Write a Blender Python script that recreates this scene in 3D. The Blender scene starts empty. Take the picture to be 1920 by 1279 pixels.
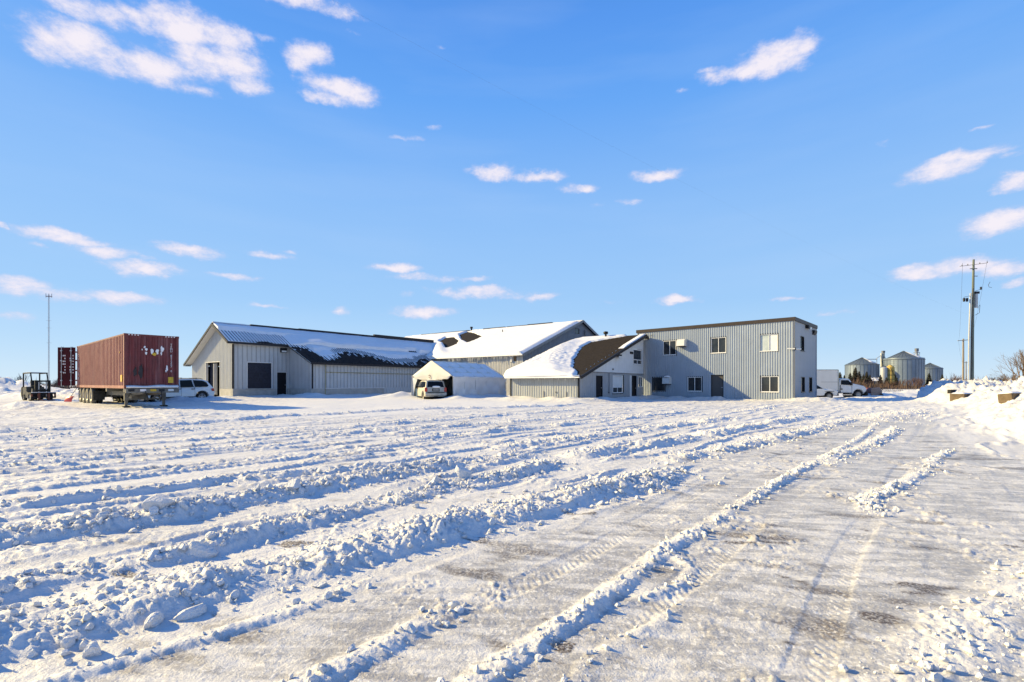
import bpy, math, random
import numpy as np
from mathutils import Vector, Matrix
random.seed(7)
R = math.radians
scene = bpy.context.scene
col = scene.collection

# ------------------------------------------------------------------ camera
cam_data = bpy.data.cameras.new('camera')
cam_data.sensor_width = 36.0
cam_data.lens = 16.93
cam_data.shift_y = 0.0419
cam_data.clip_start = 0.05
cam_data.clip_end = 12000
cam = bpy.data.objects.new('camera', cam_data)
cam.location = (0, 0, 1.3)
cam.rotation_euler = (R(90), 0, 0)
col.objects.link(cam)
scene.camera = cam

# ------------------------------------------------------------------ light
SUN_EL = 24.5
TO_SUN = Vector((-0.972, 0.235, 0)).normalized()
sd = bpy.data.lights.new('sun', 'SUN')
sd.energy = 5.0
sd.angle = R(0.5)
sd.color = (1.0, 0.78, 0.36)
sun = bpy.data.objects.new('sun', sd)
ray = Vector((-TO_SUN.x, -TO_SUN.y, -math.tan(R(SUN_EL)))).normalized()
sun.rotation_euler = ray.to_track_quat('-Z', 'Y').to_euler()
sun.location = (-30, 10, 40)
col.objects.link(sun)

scene.view_settings.view_transform = 'Standard'
scene.view_settings.look = 'None'
scene.view_settings.exposure = 0.84
scene.view_settings.gamma = 1.0
scene.cycles.max_bounces = 5
scene.cycles.diffuse_bounces = 1
scene.cycles.glossy_bounces = 2
scene.view_settings.use_curve_mapping = False

# ------------------------------------------------------------------ sky
world = bpy.data.worlds.new('World')
scene.world = world
world.use_nodes = True
nt = world.node_tree
nt.nodes.clear()
world.cycles.sampling_method = 'MANUAL'
world.cycles.sample_map_resolution = 256

def wn(t, **kw):
    n = nt.nodes.new(t)
    for k, v in kw.items():
        setattr(n, k, v)
    return n

def wmath(op, a, b=None, c=None, clamp=False):
    n = wn('ShaderNodeMath', operation=op, use_clamp=clamp)
    for i, v in enumerate((a, b, c)):
        if v is None:
            continue
        if isinstance(v, (int, float)):
            n.inputs[i].default_value = v
        else:
            nt.links.new(v, n.inputs[i])
    return n.outputs[0]

sky = wn('ShaderNodeTexSky', sky_type='NISHITA')
sky.sun_disc = False
sky.sun_elevation = R(SUN_EL)
sky.sun_rotation = math.atan2(TO_SUN.x, TO_SUN.y)
sky.altitude = 100
sky.air_density = 1.0
sky.dust_density = 0.0
sky.ozone_density = 2.2
hsv = wn('ShaderNodeHueSaturation')
hsv.inputs['Hue'].default_value = 0.5
hsv.inputs['Saturation'].default_value = 1.18
hsv.inputs['Value'].default_value = 1.12
nt.links.new(sky.outputs[0], hsv.inputs['Color'])

tc = wn('ShaderNodeTexCoord')
sep = wn('ShaderNodeSeparateXYZ')
nt.links.new(tc.outputs['Generated'], sep.inputs[0])
X, Y, Z = sep.outputs
az = wmath('ARCTAN2', X, Y)
hyp = wmath('SQRT', wmath('ADD', wmath('MULTIPLY', X, X), wmath('MULTIPLY', Y, Y)))
el = wmath('ARCTAN2', Z, hyp)
comb = wn('ShaderNodeCombineXYZ')
nt.links.new(az, comb.inputs[0])
nt.links.new(el, comb.inputs[1])
ae = comb.outputs[0]

def wnoise(vec, scale, detail, rough, sx=1.0, sy=1.0, off=0.0):
    mp = wn('ShaderNodeMapping')
    mp.inputs['Scale'].default_value = (sx, sy, 1)
    mp.inputs['Location'].default_value = (off, off * .7, off * .3)
    nt.links.new(vec, mp.inputs[0])
    n = wn('ShaderNodeTexNoise')
    n.inputs['Scale'].default_value = scale
    n.inputs['Detail'].default_value = detail
    n.inputs['Roughness'].default_value = rough
    nt.links.new(mp.outputs[0], n.inputs['Vector'])
    return n

warp = wnoise(ae, 14, 6, .6, 1, 1.6, 3.1)
wsub = wn('ShaderNodeVectorMath', operation='SUBTRACT')
nt.links.new(warp.outputs['Color'], wsub.inputs[0])
wsub.inputs[1].default_value = (.5, .5, .5)
wscl = wn('ShaderNodeVectorMath', operation='MULTIPLY')
nt.links.new(wsub.outputs[0], wscl.inputs[0])
wscl.inputs[1].default_value = (.060, .034, 0)
wadd = wn('ShaderNodeVectorMath', operation='ADD')
nt.links.new(ae, wadd.inputs[0])
nt.links.new(wscl.outputs[0], wadd.inputs[1])
aew = wadd.outputs[0]

# cumulus: azimuth, elevation, half width, half height (degrees), opacity
CLOUDS = [
 (-42.2,27.5,3.62,1.40,1.00),(-43.9,26.5,1.98,0.95,0.85),(-40.8,30.3,3.82,0.86,0.95),(-37.8,30.8,2.38,0.74,0.80),(-34.3,31.5,3.25,1.37,1.00),(-30.9,31.7,3.37,1.10,0.95),(-36.2,27.9,3.31,1.20,1.00),(-33.2,29.5,3.11,1.29,0.90),
 (-29.9,30.0,2.86,1.48,1.00),(-34.0,27.0,2.61,0.63,0.75),(-29.0,28.7,2.04,0.85,0.90),(-27.0,32.5,2.01,0.40,0.50),(-37.4,29.2,1.20,0.61,0.40),(-23.3,32.0,2.46,1.17,1.00),(-18.9,30.0,4.25,1.03,1.00),(-21.7,29.1,2.46,0.54,0.80),
 (-23.1,36.0,5.09,0.69,0.95),(-20.4,36.1,2.23,0.47,0.80),(-12.2,26.5,2.30,0.35,0.55),(-8.8,27.7,1.36,0.39,0.40),(-11.3,30.9,1.10,0.46,0.30),(-8.3,34.6,0.99,0.26,0.35),(-18.4,34.7,2.00,0.24,0.35),(-1.9,23.7,3.04,0.90,1.00),
 (2.5,23.4,4.74,0.59,0.90),(7.9,22.0,2.61,0.49,0.85),(16.9,22.6,3.19,0.57,0.95),(10.4,20.0,1.84,0.39,0.45),(13.7,20.0,1.68,0.33,0.45),(26.0,30.4,4.36,0.85,0.95),(28.5,30.6,3.92,1.32,1.00),(30.4,30.7,2.36,1.29,1.00),
 (23.4,31.0,2.14,0.38,0.60),(19.8,29.8,1.35,0.36,0.50),(41.7,18.4,3.01,0.85,1.00),(42.9,18.8,3.07,0.62,1.00),(45.8,18.4,1.39,0.24,0.70),(46.3,16.2,0.97,0.73,1.00),(45.2,13.3,2.27,0.85,0.97),(40.5,10.3,2.39,0.65,0.95),
 (43.3,10.1,3.03,0.76,1.00),(45.8,9.5,1.85,0.73,0.95),(46.3,8.2,0.91,0.39,0.80),(44.1,20.7,0.98,0.20,0.50),(37.8,21.5,0.63,0.35,0.30),(-46.5,12.8,0.54,0.25,0.80),(-42.8,12.6,2.74,0.53,0.95),(-44.9,11.7,0.80,0.30,0.70),
 (-40.6,11.7,2.19,0.60,0.95),(-37.4,11.5,1.00,0.29,0.50),(-33.6,13.0,2.91,0.65,0.95),(-37.5,10.7,3.12,0.58,0.97),(-26.7,13.5,2.53,0.43,0.70),(-24.7,14.1,0.94,0.33,0.60),(-29.5,10.9,2.41,0.43,0.85),(-45.5,8.2,2.18,0.65,0.90),
 (-43.6,7.7,3.67,0.63,0.80),(-39.3,8.0,3.04,0.63,0.80),(-45.8,5.7,1.69,0.39,0.70),(-14.0,13.2,3.28,0.53,0.90),(-10.0,12.3,4.30,0.48,0.75),(-5.1,12.4,3.77,0.36,0.55),(-3.8,10.8,5.98,0.67,0.85),(0.0,10.4,3.49,0.61,0.60),
 (-11.9,10.3,1.22,0.42,0.50),(-10.7,8.3,3.98,0.73,0.80),(-27.5,8.2,2.00,0.33,0.55),(-19.4,7.9,1.13,0.47,0.60),(3.2,10.3,2.53,0.55,0.60),(18.9,9.4,2.38,0.41,0.75),(33.8,7.1,2.19,0.31,0.60),(29.9,8.6,1.91,0.27,0.50),
 (11.3,9.7,2.14,0.48,0.30),
]
dens = None
for (ca, ce, hw, hh, op) in CLOUDS:
    kx, ky = 1 / R(hw * 1.3), 1 / R(hh * 1.38)
    m = wn('ShaderNodeVectorMath', operation='MULTIPLY_ADD')
    nt.links.new(aew, m.inputs[0])
    m.inputs[1].default_value = (kx, ky, 0)
    m.inputs[2].default_value = (-R(ca) * kx, -R(ce) * ky, math.sqrt(max(0, 1 - op)))
    dp = wn('ShaderNodeVectorMath', operation='DOT_PRODUCT')
    nt.links.new(m.outputs[0], dp.inputs[0])
    nt.links.new(m.outputs[0], dp.inputs[1])
    dens = dp.outputs['Value'] if dens is None else wmath('MINIMUM', dens, dp.outputs['Value'])
dens = wmath('MAXIMUM', wmath('SUBTRACT', 1.0, dens), -1.0)
# the same scattered cloud elsewhere round the sky
gen = wnoise(ae, 3.2, 6, .55, 1, 3.0, 9.7)
side = wn('ShaderNodeMapRange', interpolation_type='SMOOTHSTEP')
side.inputs[1].default_value = .9
side.inputs[2].default_value = 1.15
nt.links.new(wmath('ABSOLUTE', az), side.inputs[0])
high = wn('ShaderNodeMapRange', interpolation_type='SMOOTHSTEP')
high.inputs[1].default_value = .66
high.inputs[2].default_value = .8
nt.links.new(el, high.inputs[0])
lowcut = wmath('GREATER_THAN', el, .03)
gsel = wmath('MULTIPLY', wmath('MAXIMUM', side.outputs[0], high.outputs[0]), lowcut)
gd = wmath('MULTIPLY_ADD', wmath('MULTIPLY_ADD', gen.outputs['Fac'], 4.5, -1.6), gsel, -1.0)
dens = wmath('MAXIMUM', dens, gd)
fine = wnoise(ae, 17, 8, .66, 1, 1.7, 1.3)
dens = wmath('ADD', dens, wmath('MULTIPLY_ADD', fine.outputs['Fac'], 2.3, -1.22))
cmask = wn('ShaderNodeMapRange', interpolation_type='SMOOTHERSTEP')
cmask.inputs[1].default_value = -.12
cmask.inputs[2].default_value = 1.15
cmask.inputs[4].default_value = .95
nt.links.new(dens, cmask.inputs[0])
# thin high veil
veil = wnoise(ae, 2.4, 5, .5, 1, 6, 5.5)
vm = wn('ShaderNodeMapRange')
vm.inputs[1].default_value = .45
vm.inputs[2].default_value = .8
vm.inputs[4].default_value = .13
nt.links.new(veil.outputs['Fac'], vm.inputs[0])
ccol = wn('ShaderNodeMix', data_type='RGBA')
ccol.inputs[6].default_value = (3.9, 3.9, 5.0, 1)
ccol.inputs[7].default_value = (5.3, 4.95, 5.3, 1)
cl2 = wn('ShaderNodeMapRange')
cl2.inputs[1].default_value = .25
cl2.inputs[2].default_value = 1.0
nt.links.new(dens, cl2.inputs[0])
nt.links.new(cl2.outputs[0], ccol.inputs[0])
mixv = wn('ShaderNodeMix', data_type='RGBA')
nt.links.new(vm.outputs[0], mixv.inputs[0])
# clear cold air: the deep blue pales evenly all round towards the horizon
ramp = wn('ShaderNodeValToRGB')
rp = wmath('DIVIDE', el, math.pi / 2, clamp=True)
nt.links.new(rp, ramp.inputs[0])
KS = 1 / 7.0
stops = [(0.0, (.66, .84, 1.0)), (.045, (.50, .74, 1.0)), (.10, (.380, .645, 1.0)), (.217, (.290, .556, 1.0)), (.333, (.150, .42, .98)), (.41, (.108, .345, .92)), (.55, (.047, .195, .64)), (.75, (.024, .115, .42)), (1.0, (.016, .085, .32))]
while len(ramp.color_ramp.elements) < len(stops):
    ramp.color_ramp.elements.new(.5)
for e, (p, c) in zip(ramp.color_ramp.elements, stops):
    e.position = p
    e.color = (c[0] * KS, c[1] * KS, c[2] * KS, 1)
rs7 = wn('ShaderNodeVectorMath', operation='SCALE')
rs7.inputs['Scale'].default_value = 5.3 / KS
nt.links.new(ramp.outputs[0], rs7.inputs[0])
mixs = wn('ShaderNodeMix', data_type='RGBA')
mixs.inputs[0].default_value = .97
nt.links.new(hsv.outputs[0], mixs.inputs[6])
nt.links.new(rs7.outputs[0], mixs.inputs[7])
nt.links.new(mixs.outputs[2], mixv.inputs[6])
mixv.inputs[7].default_value = (3.1, 4.0, 5.4, 1)
mixc = wn('ShaderNodeMix', data_type='RGBA')
nt.links.new(cmask.outputs[0], mixc.inputs[0])
nt.links.new(mixv.outputs[2], mixc.inputs[6])
nt.links.new(ccol.outputs[2], mixc.inputs[7])
bg = wn('ShaderNodeBackground')
bg.inputs['Strength'].default_value = 0.1
nt.links.new(mixc.outputs[2], bg.inputs['Color'])
wo = wn('ShaderNodeOutputWorld')
nt.links.new(bg.outputs[0], wo.inputs['Surface'])

# ------------------------------------------------------------------ materials
MATS = {}

def pm(name, c, rough=.6, var=.12, scale=3.0, metal=0.0, bump=0.0, bscale=40, c2=None, streak=None, spec=.5, detail=5, stretch=(1, 1, 1), lo=.35, hi=.65):
    """principled material whose colour wanders between c and c2 (or a darker c)"""
    m = bpy.data.materials.new(name)
    m.use_nodes = True
    t = m.node_tree
    b = t.nodes['Principled BSDF']
    b.inputs['Roughness'].default_value = rough
    b.inputs['Metallic'].default_value = metal
    b.inputs['Specular IOR Level'].default_value = spec
    co = t.nodes.new('ShaderNodeTexCoord')
    mp = t.nodes.new('ShaderNodeMapping')
    mp.inputs['Scale'].default_value = stretch
    t.links.new(co.outputs['Object'], mp.inputs[0])
    n = t.nodes.new('ShaderNodeTexNoise')
    n.inputs['Scale'].default_value = scale
    n.inputs['Detail'].default_value = detail
    n.inputs['Roughness'].default_value = .62
    t.links.new(mp.outputs[0], n.inputs['Vector'])
    r = t.nodes.new('ShaderNodeMapRange')
    r.inputs[1].default_value = lo
    r.inputs[2].default_value = hi
    t.links.new(n.outputs['Fac'], r.inputs[0])
    mx = t.nodes.new('ShaderNodeMix')
    mx.data_type = 'RGBA'
    c2 = c2 or tuple(v * (1 - var * 2) for v in c)
    mx.inputs[6].default_value = (*c2, 1)
    mx.inputs[7].default_value = (*c, 1)
    t.links.new(r.outputs[0], mx.inputs[0])
    out = mx.outputs[2]
    if streak:
        sc, amt, scol = streak
        mp2 = t.nodes.new('ShaderNodeMapping')
        mp2.inputs['Scale'].default_value = (sc, sc, sc * .08)
        t.links.new(co.outputs['Object'], mp2.inputs[0])
        n2 = t.nodes.new('ShaderNodeTexNoise')
        n2.inputs['Scale'].default_value = 1
        n2.inputs['Detail'].default_value = 6
        n2.inputs['Roughness'].default_value = .65
        t.links.new(mp2.outputs[0], n2.inputs['Vector'])
        r2 = t.nodes.new('ShaderNodeMapRange')
        r2.inputs[1].default_value = .48
        r2.inputs[2].default_value = .72
        r2.inputs[4].default_value = amt
        t.links.new(n2.outputs['Fac'], r2.inputs[0])
        m2 = t.nodes.new('ShaderNodeMix')
        m2.data_type = 'RGBA'
        t.links.new(r2.outputs[0], m2.inputs[0])
        t.links.new(out, m2.inputs[6])
        m2.inputs[7].default_value = (*scol, 1)
        out = m2.outputs[2]
    t.links.new(out, b.inputs['Base Color'])
    if bump:
        nb = t.nodes.new('ShaderNodeTexNoise')
        nb.inputs['Scale'].default_value = bscale
        nb.inputs['Detail'].default_value = 4
        t.links.new(co.outputs['Object'], nb.inputs['Vector'])
        bn = t.nodes.new('ShaderNodeBump')
        bn.inputs['Strength'].default_value = bump
        bn.inputs['Distance'].default_value = .02
        t.links.new(nb.outputs['Fac'], bn.inputs['Height'])
        t.links.new(bn.outputs[0], b.inputs['Normal'])
    MATS[name] = m
    return m

pm('snow', (.84, .84, .86), .55, .03, 2, bump=.6, bscale=14, spec=.3)
pm('snow_clod', (.76, .76, .78), .6, .04, 5, bump=.9, bscale=60, spec=.3)
pm('warehouse_metal', (.49, .51, .53), .45, .05, 1.2, streak=(3, .35, (.33, .32, .30)))
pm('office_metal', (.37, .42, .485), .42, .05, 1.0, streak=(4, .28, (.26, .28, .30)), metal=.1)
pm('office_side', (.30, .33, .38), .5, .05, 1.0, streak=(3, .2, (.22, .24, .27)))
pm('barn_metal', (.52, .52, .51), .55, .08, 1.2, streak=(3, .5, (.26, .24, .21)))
pm('barn_gable_shaded', (.13, .155, .20), .5, .06, 1.2, streak=(3, .2, (.10, .11, .13)))  # barn sheet made darker and bluer: the gable's shade put into its colour
pm('beige_metal', (.42, .44, .45), .5, .05, 1.3, streak=(3, .35, (.29, .28, .26)))
pm('annex_grey', (.36, .375, .40), .5, .05, 1.5, streak=(3, .25, (.26, .26, .27)))
pm('white_siding', (.74, .76, .78), .45, .04, 2, streak=(3, .2, (.55, .56, .56)))
pm('roof_brown', (.062, .050, .045), .85, .2, 2.5, c2=(.036, .030, .029), bump=.2, spec=.08)
pm('shingle', (.040, .036, .036), .95, .2, 5, c2=(.026, .024, .025), bump=.6, bscale=14, spec=.05)
pm('container_door_shaded', (.075, .013, .018), .7, .2, 2, c2=(.045, .009, .012), spec=.1)  # container paint darkened: the shade on the open door put into its colour
pm('dark_trim', (.022, .024, .032), .45, .1, 4, spec=.18)
pm('brown_trim', (.055, .045, .043), .5, .1, 4, spec=.18)
pm('grey_trim', (.14, .145, .16), .4, .08, 3)
pm('soffit', (.66, .66, .66), .6, .05, 2)
pm('concrete', (.44, .43, .41), .85, .12, 2.5, bump=.3, streak=(2, .3, (.28, .27, .25)))
pm('block_concrete', (.17, .13, .09), .9, .18, 4, bump=.6, bscale=12, spec=.1)
pm('navy_door', (.020, .026, .048), .4, .2, 4, spec=.18)
pm('black_door', (.010, .010, .014), .5, .1, 4, spec=.18)
pm('taupe_door', (.095, .088, .085), .5, .05, 3, spec=.2)
pm('white_frame', (.78, .78, .78), .4, .03, 3)
pm('black_frame', (.012, .012, .014), .4, .1, 3, spec=.18)
pm('glass', (.016, .019, .024), .05, .3, 1.5, c2=(.04, .045, .05), spec=.5)
pm('pale_glass', (.50, .55, .55), .12, .1, 1.5, c2=(.36, .42, .44), spec=.8)
pm('blind', (.74, .75, .75), .35, .04, 1.2)
pm('interior_dark', (.012, .012, .014), .9, .1, 3, spec=.18)
pm('pipe_yellow', (.36, .31, .12), .5, .15, 4)
pm('galvanised', (.46, .48, .50), .38, .10, 3, metal=.35)
pm('silo_metal', (.19, .24, .31), .42, .10, .35, metal=.25, streak=(.8, .35, (.11, .14, .175)))
pm('silo_roof', (.10, .13, .17), .55, .1, .5)
pm('yellow_dryer', (.60, .42, .10), .55, .12, 1)
pm('leg_metal', (.50, .50, .44), .5, .15, 1)
pm('pale_cement', (.50, .46, .42), .8, .12, 1)
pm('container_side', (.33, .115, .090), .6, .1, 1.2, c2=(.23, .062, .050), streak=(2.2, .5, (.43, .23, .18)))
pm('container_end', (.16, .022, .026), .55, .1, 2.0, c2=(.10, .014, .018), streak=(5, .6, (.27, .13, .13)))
pm('container_frame', (.16, .030, .030), .55, .15, 3)
pm('paint_scuff', (.82, .82, .85), .6, .05, 9)
pm('dark_patch', (.05, .045, .05), .6, .2, 6, spec=.18)
pm('letter_white', (.80, .76, .76), .6, .06, 9)
pm('sticker_yellow', (.72, .46, .03), .5, .15, 9)
pm('chassis', (.20, .19, .165), .7, .18, 3, c2=(.11, .10, .09))
pm('rubber', (.022, .022, .024), .75, .2, 6, c2=(.05, .048, .045), spec=.18)
pm('dusty_rubber', (.19, .175, .15), .85, .15, 5, c2=(.10, .095, .085))
pm('rim_steel', (.46, .42, .36), .5, .15, 6, c2=(.28, .26, .23))
pm('rim_alloy', (.52, .53, .55), .3, .08, 6, metal=.6)
pm('silver_paint', (.66, .68, .69), .3, .03, 3, metal=.15)
pm('cream_paint', (.47, .45, .40), .5, .08, 3, streak=(5, .45, (.28, .25, .21)))
pm('white_paint', (.76, .75, .72), .35, .04, 3, streak=(4, .2, (.5, .46, .4)))
pm('box_white', (.74, .71, .66), .5, .03, 2, streak=(2, .2, (.55, .50, .44)))
pm('car_glass', (.008, .010, .014), .12, .1, 2, spec=.15)
pm('car_trim', (.025, .025, .028), .55, .1, 4, spec=.18)
pm('tail_red', (.42, .02, .015), .25, .1, 6)
pm('chrome', (.62, .63, .65), .2, .05, 4, metal=.8)
pm('plow_grey', (.22, .185, .185), .6, .2, 3, c2=(.14, .115, .115))
pm('plow_red', (.20, .06, .06), .6, .2, 3)
pm('plate', (.30, .30, .30), .5, .2, 20)
pm('forklift_body', (.105, .10, .092), .5, .15, 4, spec=.2)
pm('forklift_black', (.018, .020, .022), .5, .2, 5, spec=.18)
pm('rust_orange', (.20, .062, .035), .7, .2, 6)
pm('shovel_red', (.62, .022, .022), .4, .06, 5)
pm('shovel_blue', (.03, .06, .14), .45, .1, 5)
pm('tarp', (.72, .70, .64), .55, .05, 1.5, bump=.35, bscale=5)
pm('tarp_side', (.74, .75, .76), .5, .07, 1.2, bump=.8, bscale=5)
pm('tent_pole', (.4, .41, .42), .4, .1, 4)
pm('blue_bin_standin', (.05, .11, .20), .5, .1, 4)
pm('pole_wood', (.27, .235, .185), .85, .2, 1.5, c2=(.15, .13, .105), stretch=(6, 6, .5))
pm('pole_green', (.17, .20, .165), .85, .2, 1.5, c2=(.10, .115, .10), stretch=(6, 6, .5))
pm('conduit', (.46, .48, .50), .45, .08, 3)
pm('guard_yellow', (.72, .50, .02), .5, .08, 5)
pm('wire', (.06, .06, .07), .6, .1, 4)
pm('mast_metal', (.32, .32, .36), .6, .1, 1)
pm('orange_marker', (.75, .16, .06), .6, .1, 5)
pm('stake_wood', (.50, .37, .24), .8, .1, 5)
pm('bark', (.105, .082, .068), .9, .2, 4, c2=(.065, .05, .044))
pm('bark_red', (.15, .085, .065), .9, .2, 4, c2=(.08, .05, .042))
pm('bark_tan', (.20, .135, .08), .9, .2, 4, c2=(.12, .08, .05))
pm('spruce', (.045, .060, .042), .85, .3, 1.5, c2=(.07, .055, .045))
pm('brush', (.135, .085, .066), .9, .2, .2, c2=(.085, .06, .05))
pm('red_roof', (.14, .055, .045), .7, .1, 2)
pm('black_plastic', (.014, .014, .016), .5, .1, 5, spec=.18)
pm('lamp_lens', (.72, .72, .70), .2, .05, 5)
pm('unit_white', (.68, .69, .69), .5, .06, 4)

# ------------------------------------------------------------------ mesh helpers
def link(o, parent=None, label=None, cat=None, group=None, kind=None):
    col.objects.link(o)
    if parent is not None:
        o.parent = parent
    if label: o['label'] = label
    if cat: o['category'] = cat
    if group: o['group'] = group
    if kind: o['kind'] = kind
    return o

def thing(name, loc, rz=0.0, label=None, cat=None, group=None):
    o = bpy.data.objects.new(name, None)
    o.empty_display_size = .3
    o.location = loc
    o.rotation_euler = (0, 0, rz)
    return link(o, None, label, cat, group)

class MB:
    def __init__(s):
        s.v = []; s.f = []
    def add(s, V, F):
        b = len(s.v)
        s.v.extend([tuple(p) for p in V])
        s.f.extend([tuple(i + b for i in f) for f in F])
        return s
    def box(s, x0, x1, y0, y1, z0, z1):
        V = [(x, y, z) for z in (z0, z1) for y in (y0, y1) for x in (x0, x1)]
        return s.add(V, [(0, 2, 3, 1), (4, 5, 7, 6), (0, 1, 5, 4), (2, 6, 7, 3), (0, 4, 6, 2), (1, 3, 7, 5)])
    def bar(s, p, q, w, h, up=(0, 0, 1)):
        p = Vector(p); q = Vector(q); d = (q - p).normalized(); u = Vector(up)
        if abs(d.dot(u)) > .98: u = Vector((1, 0, 0))
        a = d.cross(u).normalized() * w / 2; b = a.cross(d).normalized() * h / 2
        V = [p - a - b, p + a - b, p + a + b, p - a + b, q - a - b, q + a - b, q + a + b, q - a + b]
        return s.add(V, [(0, 3, 2, 1), (4, 5, 6, 7), (0, 1, 5, 4), (1, 2, 6, 5), (2, 3, 7, 6), (3, 0, 4, 7)])
    def tube(s, pts, rad, n=8, cap=True):
        pts = [Vector(p) for p in pts]
        if isinstance(rad, (int, float)): rad = [rad] * len(pts)
        b = len(s.v); prev = None
        for i, p in enumerate(pts):
            t = (pts[min(i + 1, len(pts) - 1)] - pts[max(i - 1, 0)]).normalized()
            if prev is None:
                a = t.orthogonal().normalized()
            else:
                a = (prev - t * prev.dot(t)).normalized()
            prev = a; c = t.cross(a)
            for k in range(n):
                an = 2 * math.pi * k / n
                s.v.append(tuple(p + (a * math.cos(an) + c * math.sin(an)) * rad[i]))
        for i in range(len(pts) - 1):
            for k in range(n):
                k2 = (k + 1) % n
                s.f.append((b + i * n + k, b + i * n + k2, b + (i + 1) * n + k2, b + (i + 1) * n + k))
        if cap and n > 2:
            s.f.append(tuple(b + k for k in reversed(range(n))))
            s.f.append(tuple(b + (len(pts) - 1) * n + k for k in range(n)))
        return s
    def rev(s, prof, center, axis='z', n=24):
        """revolve (radius, height) profile round an axis through center"""
        b = len(s.v); c = Vector(center)
        for (r, h) in prof:
            for k in range(n):
                a = 2 * math.pi * k / n; x = r * math.cos(a); y = r * math.sin(a)
                s.v.append(tuple(c + Vector({'z': (x, y, h), 'y': (x, h, -y), 'x': (h, x, y)}[axis])))
        for i in range(len(prof) - 1):
            for k in range(n):
                k2 = (k + 1) % n
                s.f.append((b + i * n + k, b + i * n + k2, b + (i + 1) * n + k2, b + (i + 1) * n + k))
        return s
    def prism(s, poly, axis, a0, a1):
        """extrude a 2-D polygon along an axis; poly in the other two axes, in xyz order"""
        def P(p, a):
            return {'x': (a, p[0], p[1]), 'y': (p[0], a, p[1]), 'z': (p[0], p[1], a)}[axis]
        n = len(poly)
        V = [P(p, a0) for p in poly] + [P(p, a1) for p in poly]
        F = [tuple(range(n)), tuple(reversed(range(n, 2 * n)))]
        F += [(i, i + n, (i + 1) % n + n, (i + 1) % n) for i in range(n)]
        return s.add(V, F)
    def build(s, name, mat, parent=None, smooth=None, **kw):
        me = bpy.data.meshes.new(name)
        me.from_pydata(s.v, [], s.f)
        me.materials.append(MATS[mat])
        if smooth is not None:
            me.polygons.foreach_set('use_smooth', [True] * len(me.polygons))
            me.set_sharp_from_angle(angle=R(smooth))
        me.update()
        return link(bpy.data.objects.new(name, me), parent, **kw)

def npmesh(name, V, F, mat, parent=None, smooth=True, attrs=None, **kw):
    """fast mesh from numpy arrays; F all quads or all triangles"""
    me = bpy.data.meshes.new(name)
    nv, nf, k = len(V), len(F), F.shape[1]
    me.vertices.add(nv)
    me.vertices.foreach_set('co', np.asarray(V, np.float32).ravel())
    me.loops.add(nf * k)
    me.loops.foreach_set('vertex_index', np.asarray(F, np.int32).ravel())
    me.polygons.add(nf)
    me.polygons.foreach_set('loop_start', np.arange(0, nf * k, k, dtype=np.int32))
    me.polygons.foreach_set('loop_total', np.full(nf, k, np.int32))
    me.polygons.foreach_set('use_smooth', np.full(nf, smooth, bool))
    for an, arr in (attrs or {}).items():
        at = me.attributes.new(an, 'FLOAT', 'POINT')
        at.data.foreach_set('value', np.asarray(arr, np.float32))
    me.materials.append(mat if not isinstance(mat, str) else MATS[mat])
    me.update(calc_edges=True)
    return link(bpy.data.objects.new(name, me), parent, **kw)

def gridfaces(nr, nc, wrap=False):
    i = np.arange(nr - 1)[:, None]; j = np.arange(nc if wrap else nc - 1)[None, :]
    j2 = (j + 1) % nc
    return np.stack([i * nc + j, i * nc + j2, (i + 1) * nc + j2, (i + 1) * nc + j], -1).reshape(-1, 4)

# numpy noise
_rs = np.random.RandomState(3)
_perm = _rs.permutation(65536).astype(np.int32)
_gc = np.cos(np.arange(65536) * (2 * math.pi / 65536)).astype(np.float32)
_gs = np.sin(np.arange(65536) * (2 * math.pi / 65536)).astype(np.float32)
def ihash(ix, iy, seed):
    return _perm[(_perm[(ix + seed * 131) & 65535] + iy * 7919 + seed * 17) & 65535]
def perlin(x, y, seed=0):
    ix = np.floor(x).astype(np.int32); iy = np.floor(y).astype(np.int32)
    fx = (x - ix).astype(np.float32); fy = (y - iy).astype(np.float32)
    u = fx * fx * fx * (fx * (fx * 6 - 15) + 10); v = fy * fy * fy * (fy * (fy * 6 - 15) + 10)
    def g(dx, dy):
        a = ihash(ix + dx, iy + dy, seed)
        return _gc[a] * (fx - dx) + _gs[a] * (fy - dy)
    a = g(0, 0); b = g(1, 0); c = g(0, 1); d = g(1, 1)
    return (a + u * (b - a) + v * ((c + u * (d - c)) - (a + u * (b - a)))) * 1.4
def fbm(x, y, seed=0, oct=4, gain=.5):
    t = 0; a = 1; s = 0
    for o in range(oct):
        t = t + a * perlin(x * 2 ** o, y * 2 ** o, seed + o * 11); s += a; a *= gain
    return t / s
def lumps(x, y, size, seed=0, keep=.8):
    """heights of rounded clods scattered one per cell, in units of size"""
    wx = x + .22 * size * perlin(x / size * 1.7, y / size * 1.7, seed + 5)
    wy = y + .22 * size * perlin(x / size * 1.7 + 31, y / size * 1.7, seed + 6)
    X = wx / size; Y = wy / size
    ix = np.floor(X).astype(np.int32); iy = np.floor(Y).astype(np.int32)
    best = np.zeros_like(X)
    for dx in (-1, 0, 1):
        for dy in (-1, 0, 1):
            h = ihash(ix + dx, iy + dy, seed)
            cx = ix + dx + (h & 255) * np.float32(1 / 255); cy = iy + dy + ((h >> 8) & 255) * np.float32(1 / 255)
            h2 = ihash(ix + dx, iy + dy, seed + 77)
            r = .28 + .42 * (h2 & 255) * np.float32(1 / 255)
            r = np.where(((h2 >> 8) & 255) < keep * 255, r, 0).astype(np.float32)
            d2 = (X - cx) ** 2 + (Y - cy) ** 2
            best = np.maximum(best, np.sqrt(np.maximum(r * r - d2, 0)) * .95)
    return best
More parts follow.
